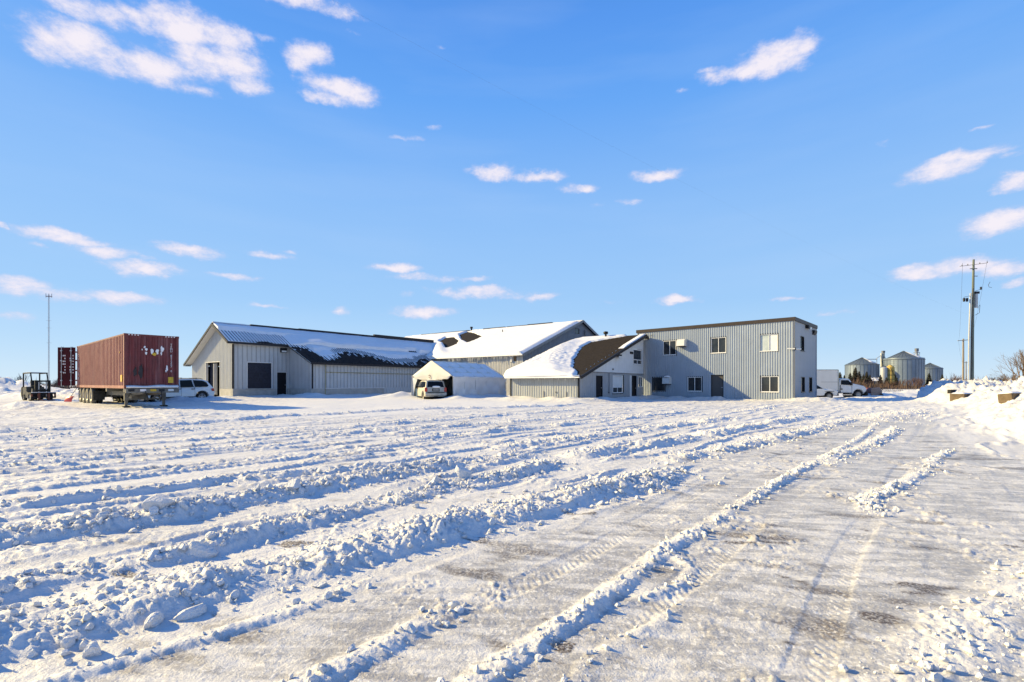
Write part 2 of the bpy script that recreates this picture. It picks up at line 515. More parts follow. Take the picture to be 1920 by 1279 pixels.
def sstep(a, b, x):
    t = np.clip((x - a) / (b - a), 0, 1)
    return t * t * (3 - 2 * t)
def polydist(x, y, pts, sgn=None):
    """distance to a polyline and length along it"""
    best = np.full(x.shape, 1e9); along = np.zeros(x.shape); L = 0
    if sgn is not None: sgn[:] = 0
    for (ax, ay), (bx, by) in zip(pts[:-1], pts[1:]):
        dx, dy = bx - ax, by - ay; l2 = dx * dx + dy * dy; l = math.sqrt(l2)
        t = np.clip(((x - ax) * dx + (y - ay) * dy) / l2, 0, 1)
        d = np.hypot(x - ax - t * dx, y - ay - t * dy)
        m = d < best
        if sgn is not None: sgn[m] = np.sign((x - ax) * dy - (y - ay) * dx)[m]
        best = np.where(m, d, best); along = np.where(m, L + t * l, along); L += l
    return best, along, L
def inpoly(x, y, poly):
    ins = np.zeros(x.shape, bool); n = len(poly)
    for i in range(n):
        x1, y1 = poly[i]; x2, y2 = poly[(i + 1) % n]
        if y1 == y2: continue
        c = ((y1 > y) != (y2 > y)) & (x < (x2 - x1) * (y - y1) / (y2 - y1) + x1)
        ins ^= c
    return ins

# ------------------------------------------------------------------ the snowy lot
# windrows the plough left: centre line, half width, height, clod size, clod share
WIND = [
 ([(-5.6,-.2),(-4.2,1.0),(-2.55,2.45),(-2.25,2.75),(-1.85,3.1),(-1.4,3.5),(-.5,4.3),(.2,5.0),(1.65,6.2),(2.45,7.1)], .40,.170,.075,1.0),
 ([(-6,.6),(-3.2,2.85),(-2.95,3.3),(-2.5,3.65),(-2.1,4.2),(-1.8,4.6),(-1.4,5.2),(-.9,5.9),(-.1,6.6),(.8,7.9)], .27,.105,.075,1.0),
 ([(-7.5,1.2),(-4.15,3.95),(-3.6,4.4),(-3.2,4.75),(-3.0,5.2),(-2.4,5.9),(-1.3,7.3),(-.8,7.9),(.6,8.8)], .33,.135,.085,1.0),
 ([(-9,1.8),(-5.3,5.0),(-4.6,5.55),(-4.3,5.9),(-3.8,6.3),(-2.4,7.1),(-.8,8.6)], .26,.105,.06,.35),
 ([(-14,3),(-8.6,8.1),(-8.0,8.8),(-6.6,9.9)], .22,.075,.06,.6),
 ([(-12,3.6),(-8.4,7.2),(-6.6,8.9),(-5.2,10.2)], .20,.06,.06,.6),
 ([(-20,5),(-11.8,11.1),(-10.8,11.9),(-9.7,12.9),(-8.6,13.6)], .5,.11,.09,.7),
 ([(-14.5,12.4),(-10.7,14.7),(-9.5,16.9),(-8.5,18.8),(-5.2,22.6),(-.3,25.1),(2.6,27.5),(4.6,31)], .42,.17,.09,.55),
 ([(-1.6,.6),(-.5,1.7),(.2,2.5),(.42,2.75),(.8,3.25),(1.2,3.75),(1.7,4.3),(2.1,4.75),(3.0,5.75),(4.5,7.4),(6.5,9.5),(9.3,12.6),(12.2,16.1)], .105,.040,.045,.8),
 ([(5.0,7.6),(5.6,8.4),(7.3,9.9),(9.4,12.0),(11.3,14.1)], .20,.07,.07,1.0),
 ([(2.6,8.1),(4.2,9.4),(6.2,11.4),(8.2,13.2),(10.0,15.1),(12.2,17.2)], .36,.125,.085,1.0),
 ([(1.0,8.4),(3.4,10.5),(6.2,13.4),(9.0,16.1),(11.8,18.9)], .42,.17,.10,.7),
 ([(-2.6,10.8),(0,13.4),(2.7,16.2),(5.2,18.9),(7.9,21.7)], .36,.12,.09,.6),
 ([(-5,11.6),(-2.0,14.2),(1.4,17.6),(4.6,21.2)], .32,.09,.09,.8),
 ([(-.4,9.4),(2.6,12.3),(5.8,15.6),(8.4,18.2)], .45,.13,.10,.9),
 ([(-6.4,12.6),(-4,15.0),(-.5,19.5),(3,23.5)], .35,.09,.09,.7),
 ([(3.6,4.8),(4.0,5.4),(4.8,6.0),(6.2,7.2),(7.4,8.4),(8.8,9.6)], .13,.045,.05,.8),
 ([(1.2,3.75),(1.28,3.45),(1.1,3.15),(.78,2.95),(.62,2.85)], .07,.036,.04,.5),
 ([(.95,2.85),(.78,2.62),(.5,2.42),(.34,2.25),(.2,1.9)], .08,.04,.04,.6),
 ([(1.4,1.6),(1.75,2.05),(2.3,2.42),(2.85,2.75),(4.2,3.6)], .25,.04,.045,.8),
 ([(-3.2,1.0),(-2.0,2.1),(-1.3,2.7),(-.85,3.25)], .09,.032,.04,.6),
 ([(-1.8,1.2),(-1.0,1.95),(-.65,2.35),(-.3,2.85)], .12,.04,.05,.7),
 ([(10.5,22),(13.5,25.5),(15.5,28.5),(17,30)], .4,.12,.1,.8),
 ([(12.6,16.6),(14,18.3),(16.5,20.4),(19,22.4)], .9,.16,.11,1.0),
]
WIND = [(p, w * (.92 if i == 0 else .84), h * (.50 if i == 0 else .52), cs * .85, sh) for i, (p, w, h, cs, sh) in enumerate(WIND)]
BANK = [(10.2,3.0),(10.2,8.4),(10.9,9.8),(13.2,13.3),(15.6,16.3),(19.8,21.0),(24.8,26.2),(27.5,30.8),(31,37),(40,46),(75,52),(75,3)]
ICE = [(-3.0,0),(-1.9,2.4),(-1.1,3.3),(.6,5.1),(2.6,7.1),(2.4,8.2),(3.6,9.4),(6.0,12.0),(10,16.2),(13.5,19.2),(17.5,20.4),(14.6,16.1),(12.2,13.3),(9.8,9.8),(9.2,8.4),(9,0)]
CUTS = [([(-3.6,13.8),(1.0,10.5),(4.6,8.3),(9,6.6)],.42),([(-1,16.4),(3.5,12.3),(7.6,10.0)],.40),([(-6.5,9.0),(-2.0,7.9),(1.2,8.1)],.30),([(-9.5,11.5),(-5.4,8.2),(-3.6,7.6)],.28),([(2.0,18.5),(7,15.2),(11,14.3)],.5)]
# drifts against walls: segment, half width, height
DRIFT = [((-26.0,44.6),(-22.9,48.9),1.2,.22),((-21.5,47.5),(-18.6,45.8),1.2,.25),((-19.3,46.5),(-9.5,58.5),1.6,.20),((-10.4,43.3),(-9.0,44.6),1.7,.55),
 ((-4.5,39.2),(-1.2,44.4),1.0,.32),((-.6,39.4),(4.2,35.2),1.5,.30),((4.8,34.0),(7.2,35.6),.9,.20),((6.6,36.2),(11.9,43.4),.7,.24),((12.9,44.3),(17.2,40.0),.8,.30),
 ((17.2,40.0),(21.2,36.2),.7,.16),((22.2,36.4),(26.2,40.8),1.0,.22),((22.6,35.6),(24.4,36.2),.8,.22)]
# single heaps: x, y, rx, ry, height
HEAP = [(-24.2,34.9,2.6,.55,.30),(-22.0,36.0,1.5,.8,.28),(-24.6,24.0,2.4,.7,.34),(-27.5,23.4,2.0,.6,.22),(-40,43,6,1.5,.75),(-50.5,47,4,1.8,.85),(-60,46,5,2,.5),(-34.5,30.5,3,.6,.18),
 (-33,39.5,6,1.2,.62),(-99,92,9,6,2.6),(-110,94,8,6,3.0),(47,60,4.5,1.6,.75),(53,63,4.2,1.8,1.05),(58,66,5,1.8,.7),(42,70,6,1.4,.5),(50,56,4,1.2,.35),(34,47,5,1.2,.22),(62,62,4,1.8,.9),
 (31.0,33.8,1.9,1.2,.75),(38,44,9,6,.45),(25.0,24.8,2.4,1.6,.30),(20.5,18.4,1.6,1.0,.25),(15.2,13.0,1.6,1.3,.25),(33,30,3,2,.28),(-12.0,18.2,2.6,1.0,.16),(-16,19,3,.9,.12)]

def ground(x, y, detail=True):
    x = x.astype(np.float32); y = y.astype(np.float32)
    r = np.hypot(x, y)
    z = .030 * fbm(x / 7, y / 7, 1, 3)
    # the lot falls away to the right behind the office
    z -= .50 * sstep(35, 47, y) * sstep(10, 24, x - .15 * (y - 40))
    z -= .40 * sstep(90, 200, r) * (1 - sstep(35, 47, y) * sstep(10, 24, x - .15 * (y - 40)))
    far = 1 - sstep(60, 110, r)
    # unploughed field in front of the warehouse
    fld = np.clip(sstep(0, 1.6, (y - 14) * .72 - (x + 10) * .70 + 1.2 * perlin(x / 6, y / 6, 8)) * sstep(-13, -8, x + (y - 20) * .35), 0, 1) * (1 - sstep(3.5, 6.5, x))
    z += fld * far * (.05 + .07 * fbm(x / 5, y / 9, 21, 3) + .03 * fbm((x * .94 - y * .34) / .5, (x * .34 + y * .94) / 2.5, 23, 3))
    for (a, b, w, h) in DRIFT:
        k = np.nonzero((x > min(a[0], b[0]) - 3 * w) & (x < max(a[0], b[0]) + 3 * w) & (y > min(a[1], b[1]) - 3 * w) & (y < max(a[1], b[1]) + 3 * w))[0]
        d, _, _ = polydist(x[k], y[k], [a, b])
        z[k] += h * np.exp(-(d / w) ** 2) * (.85 + .5 * perlin(x[k] / 1.3, y[k] / 1.3, 33))
    lump = np.zeros_like(z)
    for (hx, hy, rx, ry, h) in HEAP:
        k = np.nonzero((np.abs(x - hx) < 3 * rx) & (np.abs(y - hy) < 3 * ry))[0]
        X = x[k]; Y = y[k]
        e = np.exp(-((X - hx) / rx) ** 2 - ((Y - hy) / ry) ** 2)
        z[k] += h * e * (.9 + .5 * fbm(X / 1.1, Y / 1.1, 41, 3))
        lump[k] = np.maximum(lump[k], e * min(h, .6) * .16)
    # the high bank ploughed up on the right
    ins = inpoly(x, y, BANK)
    bd, _, _ = polydist(x, y, BANK[:9])
    bd = np.where(ins, bd, -bd) + .5 * fbm(x / 1.6, y / 1.6, 51, 3)
    bk = np.where(bd > 0, 1 - np.exp(-np.maximum(bd, 0) / 2.6), 0) * (1 - .5 * sstep(44, 60, y))
    bh = bk * 1.12 * (.80 + .95 * fbm(x / 2.6, y / 2.6, 53, 3)) * (.55 + .45 * sstep(6, 20, r))
    z += bh
    lump = np.maximum(lump, bk * .34)
    z += bk * .22 * np.abs(fbm(x / 1.2, y / 1.2, 55, 4)) * 2
    # windrows
    wm = np.zeros_like(z)
    big = np.zeros_like(z)
    for i, (pts, w, h, cs, share) in enumerate(WIND):
        xs = [p[0] for p in pts]; ys = [p[1] for p in pts]
        sel = np.nonzero((x > min(xs) - w * 2) & (x < max(xs) + w * 2) & (y > min(ys) - w * 2) & (y < max(ys) + w * 2))[0]
        if not len(sel): continue
        X = x[sel]; Y = y[sel]
        sg = np.zeros_like(X)
        d, al, L = polydist(X, Y, pts, sg)
        d = d * np.where(sg > 0, 1.35, .85)           # the plough leaves the steep face on its far side
        d = d + .22 * w * fbm(X / (w * 1.6), Y / (w * 1.6), 60 + i, 3)
        end = np.clip(np.minimum(al, L - al) / .8, 0, 1) ** .5
        am = np.clip(.80 + .85 * fbm(al / 1.0, al * 0 + i * 3.3, 90 + i, 4) + .45 * fbm(X / .35, Y / .35, 95, 2), .04, 1.3) * end
        p = np.clip(1 - (d / w) ** 2, 0, 1) * am
        for cut, cw in CUTS:                             # later passes driven across the rows
            cd, _, _ = polydist(X, Y, cut)
            f_ = 1 - .8 * (1 - sstep(cw * .6, cw, cd + .12 * fbm(X / .4, Y / .4, 399, 2)))
            p = p * f_; am = am * f_
        zz = h * p
        z[sel] += np.where(wm[sel] > .6, zz * .5, zz)
        wm[sel] = np.maximum(wm[sel], np.clip(1.25 - d / w, 0, 1) * am)
        big[sel] = np.maximum(big[sel], np.clip(1.15 - (d / w), 0, 1) ** .6 * am * share * cs)
    wm = np.clip(wm, 0, 1)
    near = far * (1 - sstep(50, 75, r))
    # patches of loose crumbs
    rub = sstep(-.12, .42, fbm(x / 1.7 + 7, y / 1.7, 71, 4) + .25 * wm) * near
    rub2 = sstep(.0, .4, fbm(x / 2.6 + 3, y / 2.6, 73, 4)) * sstep(6, 11, r) * near
    inice = inpoly(x, y, ICE)
    idist, _, _ = polydist(x, y, ICE + ICE[:1])
    im = np.where(inice, sstep(0, .7, idist), 0) * (1 - np.clip(bk * 5, 0, 1))
    left = (1 - im) * (1 - fld) * near
    if detail:
        # plough striations along the rows and across the ice
        s = .669 * x + .743 * y; t = .743 * x - .669 * y
        st1 = fbm(s / 2.4, t / .11, 101, 3)
        s2 = .93 * x - .36 * y; t2 = .36 * x + .93 * y
        st2 = fbm(s2 / .55, t2 / .085, 105, 3)
        z += near * (.008 * st1 * (1 - .5 * im) + .006 * st2 * im) * (1 - fld)
        z += near * .007 * fbm(x / .13, y / .13, 111, 3) * (.5 + .8 * rub)
        def at(mask, size, seed, keep):
            out = np.zeros_like(z); k = np.nonzero(mask)[0]
            if len(k): out[k] = lumps(x[k], y[k], size, seed, keep)
            return out
        rn = fbm(s / 5, t / .75, 107, 3)
        row = np.clip(1 - np.abs(rn) * 7, 0, 1) ** 1.5 * left * sstep(3.5, 6, r)
        z += .030 * row
        big = np.maximum(big, row * .045)
        coarse = (big > .002) | (lump > .002) | (rub2 > .02)
        L1 = at(coarse, .17, 121, .75); LB = at(lump > .004, .42, 151, .7)
        L2 = at(coarse | (rub > .02), .085, 131, .8)
        L3 = at((r < 14) & ((big > .002) | (rub > .02)), .042, 141, .75)
        fr = np.zeros_like(z); k = np.nonzero(big > .002)[0]
        for o, (sz, am_) in enumerate(((.20, .7), (.10, .6), (.05, .5), (.025, .32))):
            fr[k] += am_ * (.55 - np.abs(perlin(x[k] / sz, y[k] / sz, 311 + o))) * (1 if sz > .04 else np.clip(12 / np.maximum(r[k], 1), 0, 1))
        z += big * (.42 * fr + .22 * L1 + .38 * L2 + .42 * L3)
        for j, tc in enumerate((-2.2, -1.35, -.5, .62, 1.9, 3.4, -4.7, -6.3, -7.4)):
            dt = t - tc - .22 * perlin(s / 5 + j * 3.7, s * 0 + j, 331)
            k = np.nonzero((np.abs(dt) < .14) & (r < 30) & (wm < .5))[0]
            m_ = (1 - sstep(.08, .115, np.abs(dt[k]))) * (1 - fld[k]) * sstep(-.3, .2, perlin(s[k] / 2.2, s[k] * 0 + j * 1.3, 337))
            tr_ = np.sin((s[k] + np.abs(dt[k]) * .8) * 2 * np.pi / .062) * (r[k] < 7)
            z[k] += m_ * (-.008 + .0028 * tr_)
        sc = np.clip(r / 5.0, .55, 2.2)
        z += rub * (.022 * L2 * (.5 + .5 * sc) + .036 * L3) * (1 - fld * .8) * sstep(-.12, .35, fbm(x / .24, y / .24, 375, 3))
        z += rub2 * .05 * L1 * (1 - fld * .85) * (1 - .4 * im)
        k = np.nonzero(lump > .01)[0]
        for o, (sz, am_) in enumerate(((.7, .8), (.33, .6), (.15, .4), (.07, .25))):
            z[k] += lump[k] * am_ * (.45 - np.abs(perlin(x[k] / sz, y[k] / sz, 351 + o))) * 1.6
        z += lump * (.9 * LB + .6 * L1 + .35 * L2)
    stn = fbm((.93 * x - .36 * y) / .7, (.36 * x + .93 * y) / .16, 161, 4)
    pat = fbm(x / 1.0, y / 1.0, 171, 4)
    ice = im * np.clip(.78 + 1.3 * stn + .8 * pat, 0, 1) + left * np.clip(.12 + .8 * fbm(s_(x, y) / 3.2, t_(x, y) / .3, 175, 4), 0, .55)
    ice = ice * (1 - np.clip(wm * 1.3, 0, 1)) * (1 - .35 * rub) * near
    dn = fbm((.93 * x - .36 * y) / 1.0, (.36 * x + .93 * y) / .34, 181, 5)
    spots = np.zeros_like(z)
    for (sx, sy, rx, ry, st) in SPOTS:
        spots = np.maximum(spots, st * np.exp(-((x - sx) / rx / .7) ** 2 - ((y - sy) / ry / .8) ** 2))
    dirt = np.clip(sstep(.27, .50, dn + .10 * im) * (.8 * im + .5 * left) + sstep(.40, .58, spots * .80 + .95 * fbm((.93 * x - .36 * y) / .30, (.36 * x + .93 * y) / .13, 191, 5)), 0, 1) * (1 - np.clip(wm * 1.6, 0, 1)) * near
    # tyre-packed snow round the container and the shed
    return z, ice, dirt, wm

def s_(x, y): return .669 * x + .743 * y
def t_(x, y): return .743 * x - .669 * y
SPOTS = [(.27,2.42,.14,.09,1.0),(2.05,2.72,.20,.12,1.0),(-1.72,3.92,.26,.14,1.0),(-2.55,3.28,.5,.10,.7),(.75,4.75,.5,.25,.55),(-.35,4.05,.5,.18,.5),(.2,5.6,.7,.18,.6),(8.0,8.4,1.2,.18,1.0),(6.2,4.9,1.6,.22,.8),
 (2.1,4.0,.45,.2,.75),(1.9,3.2,.4,.16,.6),(2.6,3.0,.35,.2,.7),(5.2,9.0,.9,.25,.7),(7.2,11.6,1.2,.25,.7),(8.2,13.9,1.4,.4,.75),(10.6,14.6,1.0,.4,.7),(.0,6.9,.6,.14,.6),(-1.2,6.6,.5,.12,.55),(3.2,3.9,.5,.12,.6),(9.6,10.9,1.0,.2,.8),(4.4,3.9,.7,.16,.7)]

# polar sheet: fine within sight, coarse behind, out to the horizon
half = R(57)
fa = np.linspace(-half, half, 900)
ca = np.linspace(half, 2 * math.pi - half, 62)[1:-1]
ang = np.concatenate([fa, ca])
rad = np.concatenate([[.25, .5, .75, 1.0, 1.2, 1.4, 1.55], np.geomspace(1.65, 75, 850), np.geomspace(76, 150, 60), np.geomspace(156, 5000, 34)])
RR, AA = np.meshgrid(rad, ang, indexing='ij')
gx = (RR * np.sin(AA)).ravel(); gy = (RR * np.cos(AA)).ravel()
gz, gice, gdirt, gw = ground(gx, gy)
F = gridfaces(len(rad), len(ang), wrap=True)[:, ::-1]
V = np.stack([gx, gy, gz], 1)

def ground_material():
    m = bpy.data.materials.new('ploughed_snow')
    m.use_nodes = True
    t = m.node_tree; b = t.nodes['Principled BSDF']
    def nd(ty): return t.nodes.new(ty)
    co = nd('ShaderNodeTexCoord')
    ai = nd('ShaderNodeAttribute'); ai.attribute_name = 'ice'
    ad = nd('ShaderNodeAttribute'); ad.attribute_name = 'dirt'
    n1 = nd('ShaderNodeTexNoise'); n1.inputs['Scale'].default_value = 9; n1.inputs['Detail'].default_value = 6
    n2 = nd('ShaderNodeTexNoise'); n2.inputs['Scale'].default_value = 55; n2.inputs['Detail'].default_value = 5; n2.inputs['Roughness'].default_value = .65
    for n in (n1, n2): t.links.new(co.outputs['Object'], n.inputs['Vector'])
    def mth(op, a, b_, c=None, cl=False):
        n = nd('ShaderNodeMath'); n.operation = op; n.use_clamp = cl
        for i, v in enumerate((a, b_, c)):
            if v is None: continue
            if isinstance(v, (int, float)): n.inputs[i].default_value = v
            else: t.links.new(v, n.inputs[i])
        return n.outputs[0]
    def mix(f, a, b_):
        n = nd('ShaderNodeMix'); n.data_type = 'RGBA'
        t.links.new(f, n.inputs[0])
        for i, v in ((6, a), (7, b_)):
            if isinstance(v, tuple): n.inputs[i].default_value = (*v, 1)
            else: t.links.new(v, n.inputs[i])
        return n.outputs[2]
    mp = nd('ShaderNodeMapping'); mp.inputs['Rotation'].default_value = (0, 0, R(21)); mp.inputs['Scale'].default_value = (2.2, 14, 8)
    t.links.new(co.outputs['Object'], mp.inputs[0])
    n3 = nd('ShaderNodeTexNoise'); n3.inputs['Scale'].default_value = 1; n3.inputs['Detail'].default_value = 6; n3.inputs['Roughness'].default_value = .68
    t.links.new(mp.outputs[0], n3.inputs['Vector'])
    n4 = nd('ShaderNodeTexNoise'); n4.inputs['Scale'].default_value = 34; n4.inputs['Detail'].default_value = 3; n4.inputs['Roughness'].default_value = .6
    t.links.new(co.outputs['Object'], n4.inputs['Vector'])
    icef = mth('MULTIPLY_ADD', n1.outputs['Fac'], .6, -.30)
    icef = mth('ADD', icef, mth('MULTIPLY_ADD', n3.outputs['Fac'], 3.0, -1.55))
    icef = mth('SUBTRACT', icef, mth('MULTIPLY_ADD', n4.outputs['Fac'], 8.0, -4.4, True))
    icef = mth('ADD', icef, mth('MULTIPLY_ADD', n2.outputs['Fac'], .5, -.25))
    icef = mth('MULTIPLY', mth('ADD', ai.outputs['Fac'], mth('MULTIPLY', icef, mth('MULTIPLY', ai.outputs['Fac'], 1.8, None, True))), 1.0, None, True)
    snowc = mix(n1.outputs['Fac'], (.69, .685, .685), (.79, .785, .79))
    icec = mix(n2.outputs['Fac'], (.29, .28, .276), (.53, .52, .515))
    c = mix(icef, snowc, icec)
    dirtf = mth('MULTIPLY', ad.outputs['Fac'], mth('MULTIPLY_ADD', n2.outputs['Fac'], 5.0, -1.7, True), None, True)
    dirtc = mix(n1.outputs['Fac'], (.045, .033, .026), (.17, .13, .10))
    c = mix(dirtf, c, dirtc)
    t.links.new(c, b.inputs['Base Color'])
    t.links.new(mth('MULTIPLY_ADD', icef, -.22, .58), b.inputs['Roughness'])
    b.inputs['Specular IOR Level'].default_value = .35
    bn = nd('ShaderNodeBump'); bn.inputs['Strength'].default_value = .7; bn.inputs['Distance'].default_value = .014
    hh = mth('ADD', n2.outputs['Fac'], mth('MULTIPLY', n1.outputs['Fac'], 1.5))
    hh = mth('ADD', hh, mth('MULTIPLY', n3.outputs['Fac'], 1.2))
    t.links.new(hh, bn.inputs['Height'])
    t.links.new(bn.outputs[0], b.inputs['Normal'])
    return m
npmesh('snow_ground', V, F, ground_material(), attrs={'ice': gice, 'dirt': gdirt}, kind='structure')

# loose clods tumbled off the windrows
def ico(sub):
    p = (1 + 5 ** .5) / 2
    v = [(-1, p, 0), (1, p, 0), (-1, -p, 0), (1, -p, 0), (0, -1, p), (0, 1, p), (0, -1, -p), (0, 1, -p), (p, 0, -1), (p, 0, 1), (-p, 0, -1), (-p, 0, 1)]
    f = [(0,11,5),(0,5,1),(0,1,7),(0,7,10),(0,10,11),(1,5,9),(5,11,4),(11,10,2),(10,7,6),(7,1,8),(3,9,4),(3,4,2),(3,2,6),(3,6,8),(3,8,9),(4,9,5),(2,4,11),(6,2,10),(8,6,7),(9,8,1)]
    v = [np.array(q) / np.linalg.norm(q) for q in v]
    for _ in range(sub):
        nf = []; cache = {}
        def mid(a, b):
            k = (min(a, b), max(a, b))
            if k not in cache:
                q = v[a] + v[b]; v.append(q / np.linalg.norm(q)); cache[k] = len(v) - 1
            return cache[k]
        for a, b, c in f:
            ab, bc, ca_ = mid(a, b), mid(b, c), mid(c, a)
            nf += [(a, ab, ca_), (b, bc, ab), (c, ca_, bc), (ab, bc, ca_)]
        f = nf
    return np.array(v), np.array(f)
rs = np.random.RandomState(11)
def clod_shape(sub, rough):
    v, f = ico(sub)
    for _ in range(9):                          # shear flat faces off
        n = rs.normal(size=3); n /= np.linalg.norm(n); k = rs.uniform(.35, .75)
        d = v @ n
        v = v - np.outer(np.maximum(d - k, 0), n)
    v = v * (1 + rough * rs.normal(size=(len(v), 1)))
    return v * rs.uniform(.75, 1.15, 3), f
def scatter(num, sub, rmin, rmax, dmin, dmax, name, spread):
    shapes = [clod_shape(sub, .05) for _ in range(14)]
    pts = []; wts = []
    for (p, w, h, cs, share) in WIND:
        L = 0; p = np.array(p)
        sl = np.hypot(*(p[1:] - p[:-1]).T)
        n = int(sl.sum() / .02) + 1
        tt = np.linspace(0, sl.sum(), n); cum = np.concatenate([[0], np.cumsum(sl)])
        q = np.stack([np.interp(tt, cum, p[:, 0]), np.interp(tt, cum, p[:, 1])], 1)
        d = np.hypot(q[:, 0], q[:, 1])
        ok = (d > dmin) & (d < dmax) & (np.abs(np.arctan2(q[:, 0], q[:, 1])) < half)
        pts.append(np.concatenate([q[ok], np.full((ok.sum(), 1), w)], 1)); wts.append((share * w / .25 / np.maximum(d, 1) ** .6)[ok])
    pts = np.concatenate(pts); wts = np.concatenate(wts); wts /= wts.sum()
    pk = pts[rs.choice(len(pts), num, p=wts)]
    off = rs.normal(size=(num, 2)) * pk[:, 2:3] * spread
    x = pk[:, 0] + off[:, 0]; y = pk[:, 1] + off[:, 1]
    z = ground(x, y)[0]
    rr = rmin * (rmax / rmin) ** (rs.random_sample(num) ** 2.6) * np.clip(np.hypot(x, y) / 5, .8, 1.25)
    VV = []; FF = []; base = 0
    for i in range(num):
        v, f = shapes[rs.randint(len(shapes))]
        a, b_ = rs.uniform(0, 6.28, 2); ca_, sa = math.cos(a), math.sin(a); cb, sb = math.cos(b_), math.sin(b_)
        M = np.array([[ca_, -sa, 0], [sa, ca_, 0], [0, 0, 1]]) @ np.array([[1, 0, 0], [0, cb, -sb], [0, sb, cb]])
        VV.append(v @ M.T * rr[i] + np.array([x[i], y[i], z[i] + rr[i] * .25])); FF.append(f + base); base += len(v)
    npmesh(name, np.concatenate(VV), np.concatenate(FF), 'snow_clod', smooth=False, kind='stuff', label='loose snow clods strewn along the ploughed windrows' if sub else 'small snow crumbs along the farther windrows', cat='snow')
scatter(6400, 1, .006, .046, 1.6, 8, 'snow_clods', .62)
scatter(9000, 0, .010, .045, 5.5, 32, 'snow_crumbs', .7)

def big_chunk(x, y, r, sx, sy, sz, rz, label, seed):
    global rs
    rs = np.random.RandomState(seed)
    v, f = clod_shape(3, .008)
    v = v * np.array([sx, sy, sz]) * r
    c, s = math.cos(rz), math.sin(rz)
    v = v @ np.array([[c, -s, 0], [s, c, 0], [0, 0, 1]]).T
    z = float(ground(np.array([x]), np.array([y]))[0][0])
    o = npmesh('snow_chunk', v, f, 'snow_clod', smooth=False, label=label, cat='snow chunk', group='large snow chunks on the windrows')
    o.location = (x, y, z + r * sz * .12)
for i, (x, y, r, sx, sy, sz, rz, lab) in enumerate([
    (-.62, 6.35, .20, .7, .6, 1.25, .4, 'tall pointed snow chunk standing on the windrow in mid picture'),
    (-.98, 6.0, .13, 1.2, .8, .8, 1.1, 'squat snow chunk just left of the tall pointed chunk'),
    (-2.35, 3.62, .10, 1.3, .6, 1.05, .3, 'slab of snow tilted up at the right end of the left windrow'),
    (-2.62, 3.55, .085, 1.2, .7, .9, 2.0, 'snow chunk just left of the tilted slab'),
    (-1.83, 2.72, .075, 1.1, .9, .8, .7, 'largest angular snow chunk low on the nearest windrow at left'),
    (-1.93, 2.60, .055, 1.0, .8, 1.0, 1.7, 'round snow chunk below the largest angular chunk at left'),
    (-1.24, 3.12, .045, 1.2, .9, .8, .2, 'round snow ball lying alone beside the nearest windrow'),
    (-2.02, 2.33, .05, .9, 1.1, 1.1, .9, 'snow chunk casting a shadow near the lower left corner'),
    (-3.35, 4.62, .15, 1.3, .9, .75, .8, 'broad snow chunk on the third windrow at left'),
    (-2.55, 5.6, .13, 1.2, .9, .8, 2.2, 'bulky snow chunk halfway along the third windrow')]):
    big_chunk(x, y, r, sx, sy, sz, rz, lab, 40 + i)
rs = np.random.RandomState(5)

# ------------------------------------------------------------------ buildings
def wbox(mb, ax, c, out, a0, a1, o0, o1, z0, z1):
    """box on a wall plane: a along the wall, o outward from it"""
    p, q = c + out * o0, c + out * o1
    if p > q: p, q = q, p
    if ax == 'x': mb.box(p, q, a0, a1, z0, z1)
    else: mb.box(a0, a1, p, q, z0, z1)
    return mb

def ribwall(name, parent, mat, ax, c, out, a0, a1, z0, top, holes=(), pitch=.3, depth=.03, rib=.30, marks=(), slope=.04):
    """ribbed sheet wall with real openings"""
    tf = top if callable(top) else (lambda a: top)
    br = set()
    k = 0
    while a0 + k * pitch < a1:
        for t in (0, 1 - rib - slope * 2, 1 - rib - slope, 1 - slope):
            a = a0 + (k + t) * pitch
            if a < a1: br.add(round(a, 4))
        k += 1
    br.add(round(a1, 4))
    for h in holes: br.add(round(h[0], 4)); br.add(round(h[1], 4))
    for m_ in marks: br.add(round(m_, 4))
    br = sorted(br)
    br = [b for i, b in enumerate(br) if i == 0 or b - br[i - 1] > 1e-4]
    def off(a):
        t = ((a - a0) / pitch + 1e-6) % 1.0
        u0, u1, u2 = 1 - rib - slope * 2, 1 - rib - slope, 1 - slope
        if t <= u0: return 0.0
        if t < u1: return depth * (t - u0) / (u1 - u0)
        if t <= u2: return depth
        return depth * (1 - (t - u2) / (1 - u2))
    mb = MB()
    def P(a, o, z):
        return (c + out * o, a, z) if ax == 'x' else (a, c + out * o, z)
    for s, e in zip(br[:-1], br[1:]):
        mid = (s + e) / 2
        o0, o1 = off(s + 1e-5), off(e - 1e-5)
        lev = [z0]
        for h in sorted(holes, key=lambda q: q[2]):
            if h[0] - 1e-4 <= mid <= h[1] + 1e-4: lev += [h[2], h[3]]
        lev.append(None)
        for i in range(0, len(lev) - 1, 2):
            b0 = lev[i]; b1 = lev[i + 1]
            t0, t1 = (tf(s), tf(e)) if b1 is None else (b1, b1)
            if t0 - b0 < 1e-3 and t1 - b0 < 1e-3: continue
            mb.add([P(s, o0, b0), P(e, o1, b0), P(e, o1, t1), P(s, o0, t0)], [(0, 1, 2, 3)])
    return mb.build(name, mat, parent)

